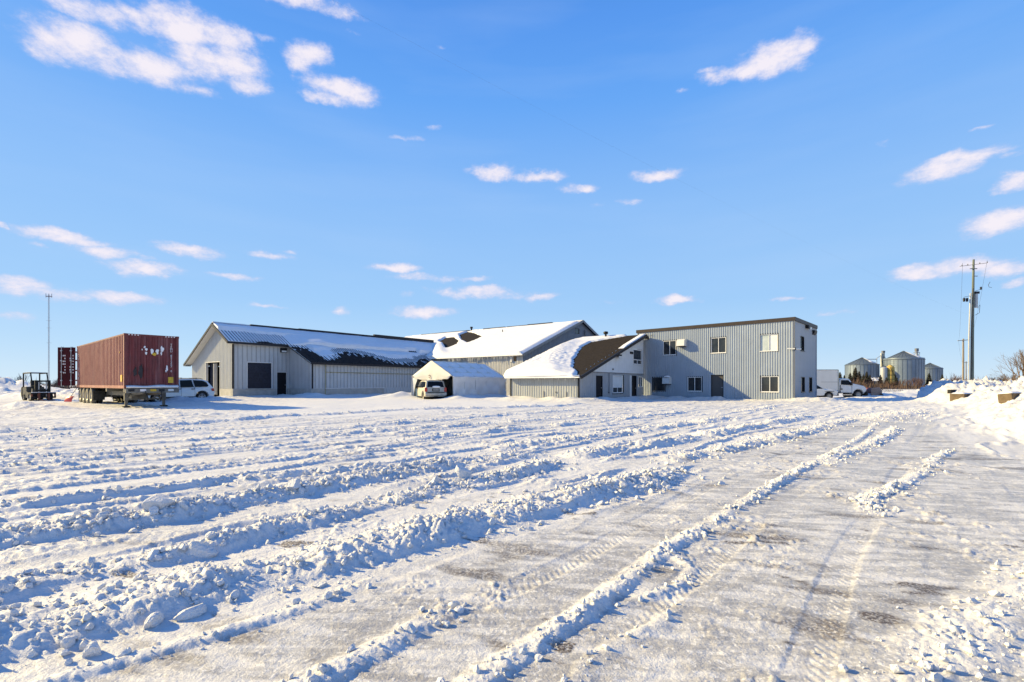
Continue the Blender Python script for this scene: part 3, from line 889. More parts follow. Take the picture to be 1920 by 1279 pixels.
def ribroof(name, parent, mat, O, U, L, W, pitch=.3, depth=.065, rib=.24, thick=.08):
    """ribbed roof sheet from corner O along unit U for L, down vector W"""
    O = Vector(O); U = Vector(U); W = Vector(W); N = U.cross(W).normalized()
    if N.z < 0: N = -N
    mb = MB(); pr = []
    k = 0
    while k * pitch < L:
        for t, o in ((0, 0), (1 - rib - .08, 0), (1 - rib, 1), (1 - .08, 1)):
            a = (k + t) * pitch
            if a <= L: pr.append((a, o * depth))
        k += 1
    pr.append((L, 0))
    V = []
    for a, o in pr: V += [O + U * a + N * o, O + U * a + W + N * o]
    mb.add(V, [(2 * i, 2 * i + 1, 2 * i + 3, 2 * i + 2) for i in range(len(pr) - 1)])
    D = Vector((0, 0, -thick))
    mb.add([O + D, O + U * L + D, O + U * L + W + D, O + W + D], [(0, 1, 2, 3)])
    return mb.build(name, mat, parent)

def snowsheet(name, parent, O, U, L, W, step, fn):
    """snow lying on a sloping roof; where fn is negative the roof shows"""
    O = np.array(O, float); U = np.array(U, float); W = np.array(W, float)
    wl = np.linalg.norm(W)
    a = np.arange(0, L + step * .5, step); a = np.concatenate([[a[0]], a, [a[-1]]])
    w = np.arange(0, wl + step * .5, step); w = np.concatenate([[w[0]], w, [w[-1]]])
    A, B = np.meshgrid(a, w, indexing='ij')
    T = fn(A, B)
    T = np.maximum(T, -.12)
    T[0, :] = T[-1, :] = -.1; T[:, 0] = T[:, -1] = -.1
    P = O + A[..., None] * U + (B / wl)[..., None] * W
    P[..., 2] += T
    return npmesh(name, P.reshape(-1, 3), gridfaces(len(a), len(w)), 'snow', parent)

def window(parent, ax, c, out, a0, a1, z0, z1, frame='white_frame', panes=2, glass='glass', surround=None, rec=.05, fw=.05, split=None, sill=True, glasses=None):
    mb = MB()
    for (p, q, r, s) in ((a0, a1, z0, z0 + fw), (a0, a1, z1 - fw, z1), (a0, a0 + fw, z0 + fw, z1 - fw), (a1 - fw, a1, z0 + fw, z1 - fw)):
        wbox(mb, ax, c, out, p, q, -rec - .03, .012, r, s)
    xs = [a0 + fw + (a1 - a0 - 2 * fw) * i / panes for i in range(panes + 1)]
    cells = []
    zs = [z0 + fw, z1 - fw]
    if split:
        zz = z0 + split
        wbox(mb, ax, c, out, a0 + fw, a1 - fw, -rec - .02, .006, zz - fw / 2, zz + fw / 2)
        cells.append((a0 + fw, a1 - fw, zz + fw / 2, z1 - fw)); zs[1] = zz - fw / 2
    for i in range(1, panes):
        wbox(mb, ax, c, out, xs[i] - fw * .4, xs[i] + fw * .4, -rec - .02, .004, zs[0], zs[1])
    for i in range(panes):
        cells.append((xs[i] + (fw * .4 if i else 0), xs[i + 1] - (fw * .4 if i < panes - 1 else 0), zs[0], zs[1]))
    w = mb.build('window', frame, parent)
    for i, (p, q, r, s) in enumerate(cells):
        wbox(MB(), ax, c, out, p, q, -rec - .012, -rec + .004, r, s).build('pane', (glasses[i] if glasses else glass), w)
    if surround:
        ms = MB(); t = .07
        for (p, q, r, s) in ((a0 - t, a1 + t, z1 + .001, z1 + t), (a0 - t, a1 + t, z0 - t, z0 - .001), (a0 - t, a0 - .001, z0 - .001, z1 + .001), (a1 + .001, a1 + t, z0 - .001, z1 + .001)):
            wbox(ms, ax, c, out, p, q, -.02, .035, r, s)
        ms.build('window_surround', surround, w)
    if sill:
        wbox(MB(), ax, c, out, a0 - .03, a1 + .03, .0125, .07, z0 - .03, z0 + .012).build('window_sill', frame, w)
    return w

def door(parent, ax, c, out, a0, a1, z0, z1, mat, frame='dark_trim', rec=.05, knob=None, name='door'):
    d = wbox(MB(), ax, c, out, a0 + .04, a1 - .04, -rec - .04, -rec, z0, z1 - .04)
    d = d.build(name, mat, parent)
    fr = MB()
    wbox(fr, ax, c, out, a0, a0 + .039, -rec - .05, .014, z0, z1)
    wbox(fr, ax, c, out, a1 - .039, a1, -rec - .05, .014, z0, z1)
    wbox(fr, ax, c, out, a0 + .039, a1 - .039, -rec - .05, .014, z1 - .039, z1)
    fr.build('door_frame', frame, d)
    if knob:
        wbox(MB(), ax, c, out, knob[0] - .07, knob[0] + .07, -rec, -rec + .05, z0 + knob[1], z0 + knob[1] + .04).build('door_handle', 'galvanised', d)
    return d

def boxes(name, mat, parent, *bs):
    for b in bs: MB().box(*b).build(name, mat, parent)
def seams(parent, ax, c, out, a0, a1, z0, top, pitch, w=.03, o=.028, mat='grey_trim', skip=()):
    m = MB(); a = a0 + pitch
    while a < a1 - .05:
        tz = top(a) if callable(top) else top
        segs = [(z0, tz)]
        for (h0, h1, g0, g1) in skip:
            if h0 - .03 < a < h1 + .03: segs = [(z0, g0 - .04), (g1 + .04, tz)]
        for (p, q) in segs:
            if q - p > .1: wbox(m, ax, c, out, a - w / 2, a + w / 2, o - .02, o + .004, p, q)
        a += pitch
    m.build('panel_seam_shade', mat, parent, kind='stuff')  # dark strips at the panel joints, also carrying the shade of the grooves
ROT = R(90 - 37)

# ---- long low warehouse on the left ----
wh = thing('warehouse', (-26.06, 45.0, 0), ROT, 'long low pale metal warehouse with brown snowy roof and navy loading door', 'warehouse')
XS, YS = 5.38, -4.18
gable = lambda a: 7.0 - .55 * abs(a - 3.1)
door(wh, 'y', 0, -1, 4.1, 5.15, .22, 2.5, 'black_door', 'soffit', knob=(5.0, .95))
ribwall('wall', wh, 'warehouse_metal', 'y', 0, -1, 0, XS, .83, 5.1, [(1.24, 3.63, .80, 3.40), (4.1, 5.15, .22, 2.5)], .42, .025, .10)
mb = MB()
for i in range(5):
    wbox(mb, 'y', 0, -1, 1.29, 3.58, -.09, -.06, .84 + i * .5, .84 + i * .5 + .49)
ld = mb.build('loading_door', 'navy_door', wh)
mb = MB()
wbox(mb, 'y', 0, -1, 1.22, 1.29, -.1, .034, .84, 3.35); wbox(mb, 'y', 0, -1, 3.58, 3.65, -.1, .034, .84, 3.35); wbox(mb, 'y', 0, -1, 1.22, 3.65, -.1, .034, 3.351, 3.43)
mb.build('door_frame', 'soffit', ld)
wbox(MB(), 'y', 0, -1, 1.15, 3.72, .03, .16, .77, .86).build('door_sill', 'concrete', ld)
ribwall('wall', wh, 'warehouse_metal', 'x', XS, -1, YS, 0, .83, lambda a: 5.02 + .43 * a, [], .25, .025, .16)
ribwall('wall', wh, 'warehouse_metal', 'y', YS, -1, XS, 23.4, .83, 3.28, [], .40, .025, .10)
ribwall('wall', wh, 'warehouse_metal', 'x', 0, -1, 0, 9.55, .34, gable, [(2.83, 6.1, .34, 3.47)], .30, .025, .22, marks=(3.1,))
seams(wh, 'y', 0, -1, 0, XS, .84, 5.02, .42, skip=((1.24, 3.63, .80, 3.40), (4.1, 5.15, .22, 2.5)))
seams(wh, 'x', XS, -1, YS, 0, .84, lambda a: 5.0 + .43 * a, .25)
seams(wh, 'y', YS, -1, XS, 23.4, .90, 3.2, .40)
seams(wh, 'x', 0, -1, 0, 9.55, .86, lambda a: gable(a) - .05, .30, skip=((2.83, 6.1, .34, 3.47),))
# roof
ribroof('roof', wh, 'roof_brown', (-.6, 3.1, 7.14), (1, 0, 0), 30.6, (0, -3.45, -1.90))
ribroof('roof', wh, 'roof_brown', (XS - .3, -.36, 5.235), (1, 0, 0), 25, (0, -4.20, -1.86))
ribroof('roof', wh, 'roof_brown', (-.6, 3.1, 7.14), (1, 0, 0), 30.6, (0, 6.9, -3.80))
mb = MB(); mb.bar((-.62, -.40, 5.14), (XS - .3, -.40, 5.14), .06, .20); mb.build('fascia', 'dark_trim', wh)
mb = MB(); mb.bar((XS - .28, -4.60, 3.30), (23.4, -4.60, 3.30), .07, .20); mb.build('fascia', 'dark_trim', wh)
MB().bar((-.64, 3.1, 7.05), (-.64, 10.05, 3.24), .05, .22).build('bargeboard', 'dark_trim', wh); MB().bar((-.64, 3.1, 7.05), (-.64, -.38, 5.14), .05, .22).build('bargeboard', 'dark_trim', wh)
mb = MB(); mb.add([(-.6, 3.1, 6.93), (0, 3.1, 6.93), (0, 9.98, 3.15), (-.6, 9.98, 3.15)], [(0, 1, 2, 3)]); mb.add([(-.6, 3.1, 6.931), (0, 3.1, 6.931), (0, -.34, 5.03), (-.6, -.34, 5.03)], [(0, 1, 2, 3)])
mb.add([(-.6, 9.55, 3.12), (30, 9.55, 3.12), (30, 9.98, 3.14), (-.6, 9.98, 3.14)], [(0, 1, 2, 3)]); mb.add([(0, 0, 5.035), (XS, 0, 5.035), (XS, -.35, 5.035), (0, -.35, 5.035)], [(0, 1, 2, 3)])
mb.build('soffit', 'soffit', wh)
mb = MB(); mb.box(-.6, 3.0, 2.95, 3.25, 7.13, 7.22); mb.build('ridge_cap', 'dark_trim', wh)
boxes('ridge_fascia', 'dark_trim', wh, (3.0, 8.2, 3.05, 3.35, 7.1, 7.40), (8.2, 18.2, 3.10, 3.35, 7.1, 7.46))
mb = MB(); mb.box(18.2, 28.5, 3.0, 3.30, 7.1, 7.62); mb.build('ridge_fascia', 'dark_trim', wh)
boxes('corner_trim', 'dark_trim', wh, (-.04, .06, -.10, 0.0, .84, 5.03), (XS + .02, XS + .14, YS - .1, YS + .02, .84, 3.28))
mb = MB(); mb.tube([(-.12, -.14, 5.02), (-.12, -.14, .86)], .045, 8); mb.build('downpipe', 'dark_trim', wh)
# concrete stem wall
boxes('foundation', 'concrete', wh, (-.06, 4.06, -.07, .1, -.5, .83), (5.19, XS + .1, -.07, .1, -.5, .83), (XS - .07, XS + .12, YS - .07, -.071, -.5, .832),
      (XS + .121, 14.0, YS - .07, YS + .1, -.5, .83), (-.07, .1, .11, 2.78, -.5, .828), (-.07, .1, 6.15, 9.55, -.5, .34))
ribwall('wall', wh, 'warehouse_metal', 'y', YS - .001, -1, 14.02, 23.4, -.4, .83, [], .40, .025, .10)
wbox(MB(), 'y', YS, -1, 6.8, 14.0, .03, .12, .835, .88).build('ledge_snow', 'snow', wh)
# half open dark doorway in the gable
mb = MB(); mb.box(.35, .42, 4.3, 6.1, .2, 3.47); mb.build('sliding_door', 'navy_door', wh)
mb = MB(); mb.box(.0, .30, 4.27, 4.33, .34, 3.3); mb.box(-.03, .2, 2.78, 2.84, .34, 3.5); mb.box(-.03, .2, 6.09, 6.15, .34, 3.5); mb.box(-.03, .2, 2.84, 6.09, 3.44, 3.5); mb.build('door_frame', 'soffit', wh)
boxes('rear_wall', 'interior_dark', wh, (0.05, 30, 9.5, 9.55, -.3, 3.2), (29.9, 30, -4, 9.5, -.3, 3.3))
boxes('inner_wall', 'interior_dark', wh, (6.0, 6.1, .2, 9.4, -.3, 4.0), (.15, 6, 2.0, 2.1, -.3, 5))
lp = wbox(MB(), 'y', 0, -1, 4.44, 5.05, .03, .24, 4.47, 4.92).build('wall_lamp', 'black_plastic', wh)
wbox(MB(), 'y', 0, -1, 4.5, 4.99, .10, .262, 4.50, 4.66).build('lens', 'lamp_lens', lp)
mb = MB(); q = YS - .09
mb.tube([(6.81, q, 3.25), (6.81, q, -.1)], .028, 6); mb.tube([(6.81, q, 2.47), (18.2, q, 2.45)], .028, 6)
for k in range(7): mb.box(7.4 + k * 1.7, 7.46 + k * 1.7, q - .03, YS - .02, 2.42, 2.50)
mb.build('gas_pipe', 'pipe_yellow', wh)

def lipn(a, b, seed, s=1.0): return fbm(a / s, b / s, seed, 4)
def whs_main(a, b):
    t = .10 + .10 * b + .07 * lipn(a, b, 201, 2.2)
    edge = 3.93 - b
    near = sstep(5.6, 8.5, a)
    bb = b + .5 * lipn(a, b, 203, 1.0)
    thin = .022 - .07 * sstep(2.6 + .2 * a, 3.3 + .1 * a, bb) * sstep(.8, 3.5, a)
    t = t + (thin - t) * (1 - near) * sstep(1.2, 1.7, bb)          # thin by the near eave
    t = np.where((a > 21.0) & (a < 23.6) & (b > 3.3), t - .6 * sstep(.2, .6, 1 - np.abs(a - 22.3) / 1.4), t)
    return t
snowsheet('roof_snow', wh, (-.55, 3.05, 7.14), (1, 0, 0), 30.3, (0, -3.40, -1.87), .1, whs_main)
BARE = np.array([(0, .3), (1.3, .2), (2.0, 1.1), (1.2, 3.2), (2.6, 2.7), (3.4, 2.2), (6.1, .9), (7.4, 1.4), (9.0, 2.0), (9.8, 2.8), (11.5, 3.6), (14.5, 3.2), (15.6, 2.4), (16.6, 2.0), (19, 1.2)])
def whs_low(a, b):
    lim = np.interp(a, BARE[:, 0], BARE[:, 1]) + .55 * lipn(a, b, 211, .8)
    e = lim - b
    t = .022 + (.12 + .10 * b) * sstep(.9, 2.0, e) - .075 * sstep(.15, -.25, e)
    strip = sstep(1.4, 2.2, a) * (1 - sstep(3.2, 4.8, a)) * sstep(-1.6, -.3, e) * .085
    pan = perlin(np.floor((a - .25) / .3) * .73, b / .9, 213) + .6 * fbm(a / 1.6, b / 1.2, 214, 3)
    patch = .085 * sstep(-.05, .3, pan) * sstep(-1.9, -.2, e)
    return t + strip + patch * sstep(.2, -.05, e)
snowsheet('roof_snow', wh, (XS - .25, -.38, 5.235), (1, 0, 0), 24.5, (0, -4.16, -1.842), .08, whs_low)
def whs_back(a, b): return .25 + .06 * lipn(a, b, 215, 2)
snowsheet('roof_snow', wh, (-.5, 3.2, 7.10), (1, 0, 0), 30, (0, 6.7, -3.69), .3, whs_back)

# ---- tall barn behind ----
bn = thing('barn', (1.2, 53.9, 0), ROT, 'tall barn with wide snow covered roof and blue grey gable behind the carport', 'barn')
bgab = lambda a: 4.73 + .375 * min(a, 26.6 - a) - .05
ribwall('wall', bn, 'barn_gable_shaded', 'y', 0, -1, 0, 26.6, -.5, bgab, [(11.81, 12.93, 7.93, 8.66)], .30, .03, .2, marks=(13.3,))
ribwall('wall', bn, 'barn_metal', 'x', 0, -1, 0, 34, -.5, 4.70, [(.85, 1.28, 3.85, 4.45)], .24, .025, .25)
window(bn, 'y', 0, -1, 11.81, 12.93, 7.93, 8.66, 'brown_trim', 1, 'glass', sill=False)
mb = MB(); mb.box(.02, .06, .85, 1.28, 3.85, 4.45); mb.build('shutter', 'bark_tan', bn)
boxes('meter_box', 'soffit', bn, (-.16, -.04, 1.4, 1.7, 3.8, 4.6))
mb = MB()
mb.add([(-.45, -.35, 4.60), (13.3, -.35, 9.76), (13.3, 34, 9.76), (-.45, 34, 4.60), (-.45, -.35, 4.48), (13.3, -.35, 9.64), (13.3, 34, 9.64), (-.45, 34, 4.48)], [(0, 1, 2, 3), (4, 7, 6, 5), (0, 4, 5, 1), (0, 3, 7, 4), (2, 6, 7, 3)])
mb.build('roof', 'shingle', bn)
mb = MB()
mb.add([(27.05, -.35, 4.60), (13.3, -.35, 9.76), (13.3, 34, 9.76), (27.05, 34, 4.60), (27.05, -.35, 4.48), (13.3, -.35, 9.64), (13.3, 34, 9.64), (27.05, 34, 4.48)], [(0, 3, 2, 1), (4, 5, 6, 7), (0, 1, 5, 4), (0, 4, 7, 3)])
mb.build('roof', 'shingle', bn)
MB().bar((-.45, -.39, 4.52), (13.3, -.39, 9.68), .07, .28).build('bargeboard', 'grey_trim', bn); MB().bar((27.05, -.39, 4.52), (13.3, -.39, 9.68), .07, .28).build('bargeboard', 'grey_trim', bn)
boxes('ridge_vent', 'dark_trim', bn, *[(13.1, 13.5, p, q, 9.74, 9.78 + h) for (p, q, h) in ((4.5, 8.6, .12), (8.6, 12.4, .07), (12.8, 17, .10), (20, 31, .06))])
mb = MB(); mb.rev([(.0, .5), (.22, .5), (.22, .25), (.12, .2), (.12, -.3)], (13.0, 19.3, 9.8), 'z', 10); mb.build('roof_vent', 'dark_trim', bn, 40)
mb = MB(); mb.tube([(9.6, 10.4, 8.2), (9.6, 10.4, 8.95)], .06, 8); mb.build('vent_pipe', 'dark_trim', bn)
mb = MB(); mb.bar((14.6, -.25, 6.6), (17.6, -.25, 8.05), .12, .22); mb.bar((14.2, -.2, 8.6), (14.2, -.2, 6.0), .15, .10); mb.build('conveyor_arm', 'grey_trim', bn)
pA = np.array([(7.95,21.3),(9.7,21.7),(9.9,20.2),(8.6,18.4),(7.4,16.8),(4.8,15.0),(3.2,15.1),(5.6,17.9)])
pB = np.array([(11.1,20.0),(12.5,19.6),(11.5,17.5),(8.75,13.4),(7.1,13.0),(5.6,13.2),(7.7,16.4)])
def polymask(x, y, P, n):
    d, _, _ = polydist(x, y, [tuple(p) for p in P] + [tuple(P[0])])
    return np.where(inpoly(x, y, [tuple(p) for p in P]), d, -d) + n
def barn_snow(a, b):
    x = -.5 + b * .936          # local x up the slope
    n = .18 * fbm(x / .7, a / .7, 221, 3)
    m = np.maximum(polymask(x, a - .3, pA, n), polymask(x, a - .3, pB, n))
    t = .28 + .05 * fbm(x / 3, a / 3, 223, 3) + .07 * sstep(.5, 0, b)
    t = t * sstep(0, .9, 14.4 - b) * sstep(.25, .9, a + .3)
    # drifted valley where the low roof meets this one
    t = t + .35 * np.exp(-((x - .9 * (a - 13.5)) / 1.2) ** 2) * sstep(10.8, 12.5, a) * (1 - sstep(18, 21, a)) * sstep(.1, 1.5, b)
    return np.where(m > 0, -.06, t * sstep(-.02, -.35, m) + .0)
snowsheet('roof_snow', bn, (-.5, -.3, 4.585), (0, 1, 0), 34, (13.6, 0, 5.10), .16, barn_snow)
def barn_snow2(a, b): return .22 + .05 * lipn(a, b, 225, 2)
snowsheet('roof_snow', bn, (13.6, -.3, 9.66), (0, 1, 0), 34, (13.2, 0, -4.95), .5, barn_snow2)
mb = MB(); rr = random.Random(4); y = .6
while y < 11.2:
    l = rr.choice((.12, .2, .3, .45, .7, 1.0)) * rr.uniform(.7, 1.2)
    mb.tube([(-.42, y, 4.52), (-.42 + rr.uniform(-.02, .02), y, 4.52 - l)], [rr.uniform(.025, .05), .004], 4, False); y += rr.uniform(.09, .24)
mb.build('icicles', 'lamp_lens', bn, kind='stuff')

# ---- low gabled annex ----
an = thing('annex', (4.86, 35.1, 0), ROT, 'low annex with lean roof half buried in snow and white siding gable', 'annex building')
rake = lambda a: 1.80 + .322 * (a + .3)
ribwall('wall', an, 'annex_grey', 'y', 0, -1, 0, 12.25, -.5, lambda a: min(2.20, rake(a)), [(2.73, 3.84, .02, 1.95), (5.70, 7.70, .53, 2.0), (9.15, 10.64, -.05, 2.05), (11.12, 12.12, 1.0, 1.97)], .32, .02, .1, marks=(1.0,))
ribwall('siding', an, 'white_siding', 'y', 0, -1, 1.0, 12.25, 2.24, lambda a: max(2.245, rake(a)), [(9.89, 11.91, 3.05, 4.44)], 9, .0, .1)
mb = MB(); z = 2.24
while z < 5.7:
    x0 = max(1.0, (z - 1.80) / .322 - .25)
    for (p, q) in (((x0, 9.87), (11.93, 12.25)) if 3.0 < z < 4.44 else ((x0, 12.25),)):
        if q - p > .1: mb.add([(p, -.008, z + .20), (q, -.008, z + .20), (q, -.024, z), (p, -.024, z), (p, -.004, z), (q, -.004, z)], [(0, 1, 2, 3), (3, 2, 5, 4)])
    z += .205
mb.build('clapboards', 'white_siding', an)
mb = MB(); mb.box(1.2, 12.25, -.06, -.026, 2.185, 2.235); mb.build('belt_trim', 'grey_trim', an)
ribwall('wall', an, 'beige_metal', 'x', 0, -1, .0, 6.2, -.5, 1.84, [], .22, .025, .16)
boxes('corner_trim', 'dark_trim', an, (-.05, .05, -.06, .06, -.4, 1.86), (-.05, .02, 6.12, 6.24, -.4, 1.80))
boxes('wall_vent', 'grey_trim', an, (-.045, -.027, 3.0, 3.05, .2, .75), (-.045, -.027, 1.0, 1.06, .2, .72), (-.05, -.027, 1.85, 1.98, .62, .72))
door(an, 'y', 0, -1, 2.73, 3.84, .02, 1.95, 'black_door', 'dark_trim', knob=(3.7, .95))
door(an, 'y', 0, -1, 9.7, 10.64, -.05, 2.05, 'black_door', 'dark_trim', knob=(10.5, .95))
wbox(MB(), 'y', 0, -1, 9.15, 9.69, -.08, -.04, -.05, 2.05).build('side_panel', 'white_siding', an)
window(an, 'y', 0, -1, 5.70, 7.62, .55, 2.0, 'white_frame', 2, split=.46, glasses=['blind', 'glass', 'glass'])
boxes('window_edging', 'black_frame', an, (7.63, 7.80, -.05, -.02, .50, 2.05), (5.6, 7.629, -.05, -.02, .46, .52))
window(an, 'y', 0, -1, 11.14, 12.05, 1.02, 1.95, 'white_frame', 2)
window(an, 'y', 0, -1, 9.93, 11.88, 3.06, 4.42, 'white_frame', 2, split=.42, fw=.07)
mb = MB(); mb.box(9.15, 9.75, -.09, -.02, 3.95, 4.15); mb.build('vent_hood', 'black_plastic', an)
mb = MB(); mb.tube([(4.92, -.06, 2.15), (4.92, -.06, .65)], .022, 6); mb.box(4.85, 4.99, -.1, -.026, .55, .68); mb.build('conduit', 'grey_trim', an)
mb = MB(); mb.rev([(0, .02), (.08, .0), (.06, -.10), (0, -.12)], (5.6, -.09, 2.55), 'z', 10); mb.build('camera_dome', 'grey_trim', an, 40)
lp = MB().box(6.05, 6.8, -.32, -.026, 3.55, 3.75).build('wall_lamp', 'black_plastic', an)
MB().box(6.15, 6.7, -.38, -.321, 3.46, 3.62).build('lens', 'lamp_lens', lp)
mb = MB()
A0, A1 = (-.35, 1.90), (11.95, 5.86)
mb.add([(A0[0], -.40, A0[1]), (A1[0], -.40, A1[1]), (A1[0], 6.6, A1[1]), (A0[0], 6.6, A0[1]), (A0[0], -.40, A0[1] - .12), (A1[0], -.40, A1[1] - .12), (A1[0], 6.6, A1[1] - .12), (A0[0], 6.6, A0[1] - .12)], [(0, 1, 2, 3), (4, 7, 6, 5), (0, 4, 5, 1), (1, 5, 6, 2), (2, 6, 7, 3), (0, 3, 7, 4)])
mb.build('roof', 'shingle', an)
mb = MB(); x = .2
while x < 11.8:                                           # shingle courses
    zz = A0[1] + (x - A0[0]) * .322
    mb.bar((x, -.39, zz + .006), (x, 6.5, zz + .006), .02, .014); x += .18
mb.build('shingle_courses', 'roof_brown', an)
mb = MB(); mb.add([(11.95, -.40, 5.86), (12.45, -.40, 5.62), (12.45, 6.6, 5.62), (11.95, 6.6, 5.86), (11.95, -.40, 5.74), (12.45, -.40, 5.50), (12.45, 6.6, 5.50), (11.95, 6.6, 5.74)], [(0, 1, 2, 3), (4, 7, 6, 5), (0, 4, 5, 1), (1, 5, 6, 2)]); mb.build('roof', 'roof_brown', an)
mb = MB(); mb.bar((-.38, -.44, 1.78), (11.95, -.44, 5.76), .07, .22); mb.bar((11.95, -.44, 5.76), (12.47, -.44, 5.50), .07, .20); mb.build('bargeboard', 'dark_trim', an)
mb = MB(); mb.box(-.42, -.355, -.4, 6.6, 1.74, 1.92); mb.build('fascia', 'brown_trim', an)
mb = MB(); mb.add([(-.35, -.40, 1.70), (-.35, 0, 1.70), (12.4, 0, 5.70), (12.4, -.40, 5.70)], [(0, 1, 2, 3)]); mb.build('soffit', 'soffit', an)
mb = MB(); mb.tube([(11.4, 3.4, 5.6), (11.4, 3.4, 6.05)], .09, 10); mb.rev([(0, .24), (.2, .2), (.24, .05), (.16, -.05), (0, -.05)], (11.4, 3.4, 6.12), 'z', 12); mb.build('roof_vent', 'black_plastic', an, 40)
BL = np.array([(0, .15), (.6, .35), (1.4, 1.3), (2.2, 1.65), (3.7, 2.5), (5.2, 3.1), (6.7, 3.7), (8.9, 4.4), (10.1, 4.2), (10.8, 3.2), (11.3, 2.3), (11.7, 1.6), (12.3, 1.0)])
def annex_snow(a, b):
    # a along y (depth), b down from the ridge; x local = 11.9 - b
    x = 11.9 - b * .952
    y = a - .35
    lim = np.interp(x, BL[:, 0], BL[:, 1]) + .22 * fbm(x / .8, y / .8, 231, 3)
    t = (.16 + .42 * sstep(0, 2.4, y - lim) * sstep(12.5, 8.5, x)) * sstep(0, .25, y - lim)
    t += .10 * fbm(x / .35, y / .35, 233, 4) * sstep(.2, 1.0, y - lim) * sstep(7, 4.5, x) * sstep(1.0, 2.0, x)
    edge = .10 * sstep(.22, .10, y) * sstep(7.0, 8.0, x)
    t = np.maximum(t, edge)
    t = np.where((y < lim) & (t <= 0), -.05, t)
    return t * sstep(-.3, .35, 6.45 - y) + .04 * sstep(1.5, .0, x) * (y > lim)
snowsheet('roof_snow', an, (11.9, -.35, 5.84), (0, 1, 0), 6.85, (-12.4, 0, -3.99), .09, annex_snow)
mb = MB(); mb.tube([(-.45, -.3, 1.90), (-.46, 1.6, 1.93), (-.47, 3.4, 1.95), (-.46, 6.5, 1.95)], [.05, .10, .13, .12], 8); mb.build('eave_snow', 'snow', an, 180)
mb = MB(); y = .1
while y < 4.2:
    l = rr.uniform(.05, .3); mb.tube([(-.43, y, 1.80), (-.43, y, 1.80 - l)], [.022, .003], 4, False); y += rr.uniform(.1, .4)
mb.build('icicles', 'lamp_lens', an, kind='stuff')

# ---- two storey metal office ----
of = thing('office_building', (21.5, 36.7, 0), R(90 - 43.2), 'two storey grey ribbed metal office block with flat roof', 'office building')
holes = [(9.33, 10.58, 3.91, 5.21), (5.02, 6.25, 3.90, 5.21), (1.12, 2.37, 3.89, 5.21), (10.38, 11.6, .66, 1.90), (7.03, 8.30, .66, 1.90), (5.23, 6.25, -.02, 2.07), (1.06, 2.33, .66, 1.90)]
ribwall('wall', of, 'office_metal', 'x', 0, -1, 0, 13.2, -.6, 6.14, holes, .178, .038, .42, slope=.08)
sh = [(1.95, 3.15, 3.93, 5.12), (2.14, 3.36, .64, 1.87), (4.74, 5.96, .63, 1.87)]
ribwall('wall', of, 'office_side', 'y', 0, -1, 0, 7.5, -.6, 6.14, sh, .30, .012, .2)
mb = MB(); mb.box(.1, 7.5, .1, 13.2, 5.8, 5.9); mb.box(7.45, 7.5, 0, 13.2, -.6, 6.1); mb.box(0, 7.5, 13.15, 13.2, -.6, 6.1); mb.build('roof', 'grey_trim', of)
mb = MB(); mb.box(-.10, .04, -.10, 13.25, 6.12, 6.40); mb.box(.04, 7.56, -.10, .04, 6.12, 6.40); mb.box(7.44, 7.56, .04, 13.25, 6.12, 6.40); mb.box(.04, 7.44, 13.13, 13.25, 6.12, 6.4); mb.build('parapet_cap', 'brown_trim', of)
mb = MB(); mb.box(-.075, .05, -.055, .02, -.5, 6.12); mb.build('corner_trim', 'grey_trim', of)
mb = MB(); mb.box(7.42, 7.52, -.05, .02, -.5, 6.12); mb.build('corner_trim', 'office_side', of)
for i, (a, b, z0, z1) in enumerate(holes):
    if i == 5:
        dd = door(of, 'x', 0, -1, a, b, z0, z1, 'taupe_door', 'dark_trim', knob=(5.35, 1.0), rec=.09); continue
    if i == 2: window(of, 'x', 0, -1, a, b, z0, z1, 'white_frame', 2, 'blind', 'dark_trim', glasses=['blind', 'pale_glass'], fw=.035)
    elif i == 3: window(of, 'x', 0, -1, a, b, z0, z1, 'grey_trim', 1, 'glass', 'dark_trim')
    else: window(of, 'x', 0, -1, a, b, z0, z1, 'white_frame', 2, 'glass', 'dark_trim')
for (a, b, z0, z1) in sh: window(of, 'y', 0, -1, a, b, z0, z1, 'black_frame', 1, 'glass', None, rec=.1, sill=True)
def ac(y0, y1, z0, z1, dep):
    u = MB(); u.prism([(-.03, z0), (-dep, z0 + .04), (-dep * .92, z1 - .1), (-dep * .55, z1), (-.03, z1)], 'y', y0, y1)
    o = u.build('air_conditioner', 'unit_white', of)
    MB().box(-dep * .9, -.06, y0 + .05, y1 - .05, z0 - .04, z0 - .002).build('grille', 'dark_trim', o)
    return o
ac(8.35, 9.05, 4.60, 5.24, .62)
o = ac(9.75, 10.38, 1.28, 1.92, .62)
mb = MB(); mb.rev([(.01, .12), (.2, .09), (.3, 0), (.3, -.03)], (-.3, 10.05, 1.94), 'z', 12); mb.build('snow_cap', 'snow', o, 180)
lp = MB().box(3.5, 4.1, -.26, -.02, 5.84, 6.08).build('wall_lamp', 'black_plastic', of)
MB().box(4.11, 4.7, -.22, -.03, 5.84, 6.0).build('lens', 'lamp_lens', lp)
MB().prism([(-.02, 5.5), (-.18, 5.62), (-.22, 5.86), (-.02, 5.9)], 'x', 5.95, 6.85).build('wall_lamp', 'black_plastic', of)
mb = MB(); mb.box(-.16, -.08, -.14, -.06, 3.86, 4.06); mb.build('camera_bracket', 'black_plastic', of)
MB().tube([(-.12, -.16, 3.95), (.5, -.34, 3.97)], .05, 8).build('security_camera', 'unit_white', of, 40); MB().tube([(-.18, -.1, 3.97), (-.24, .4, 4.0)], .05, 8).build('security_camera', 'unit_white', of, 40)
mb = MB(); mb.tube([(.1, 12.4, 5.75), (-.1, 11.6, 5.8), (-.12, 11.5, 5.9)], .015, 5); mb.build('service_hook', 'grey_trim', of)

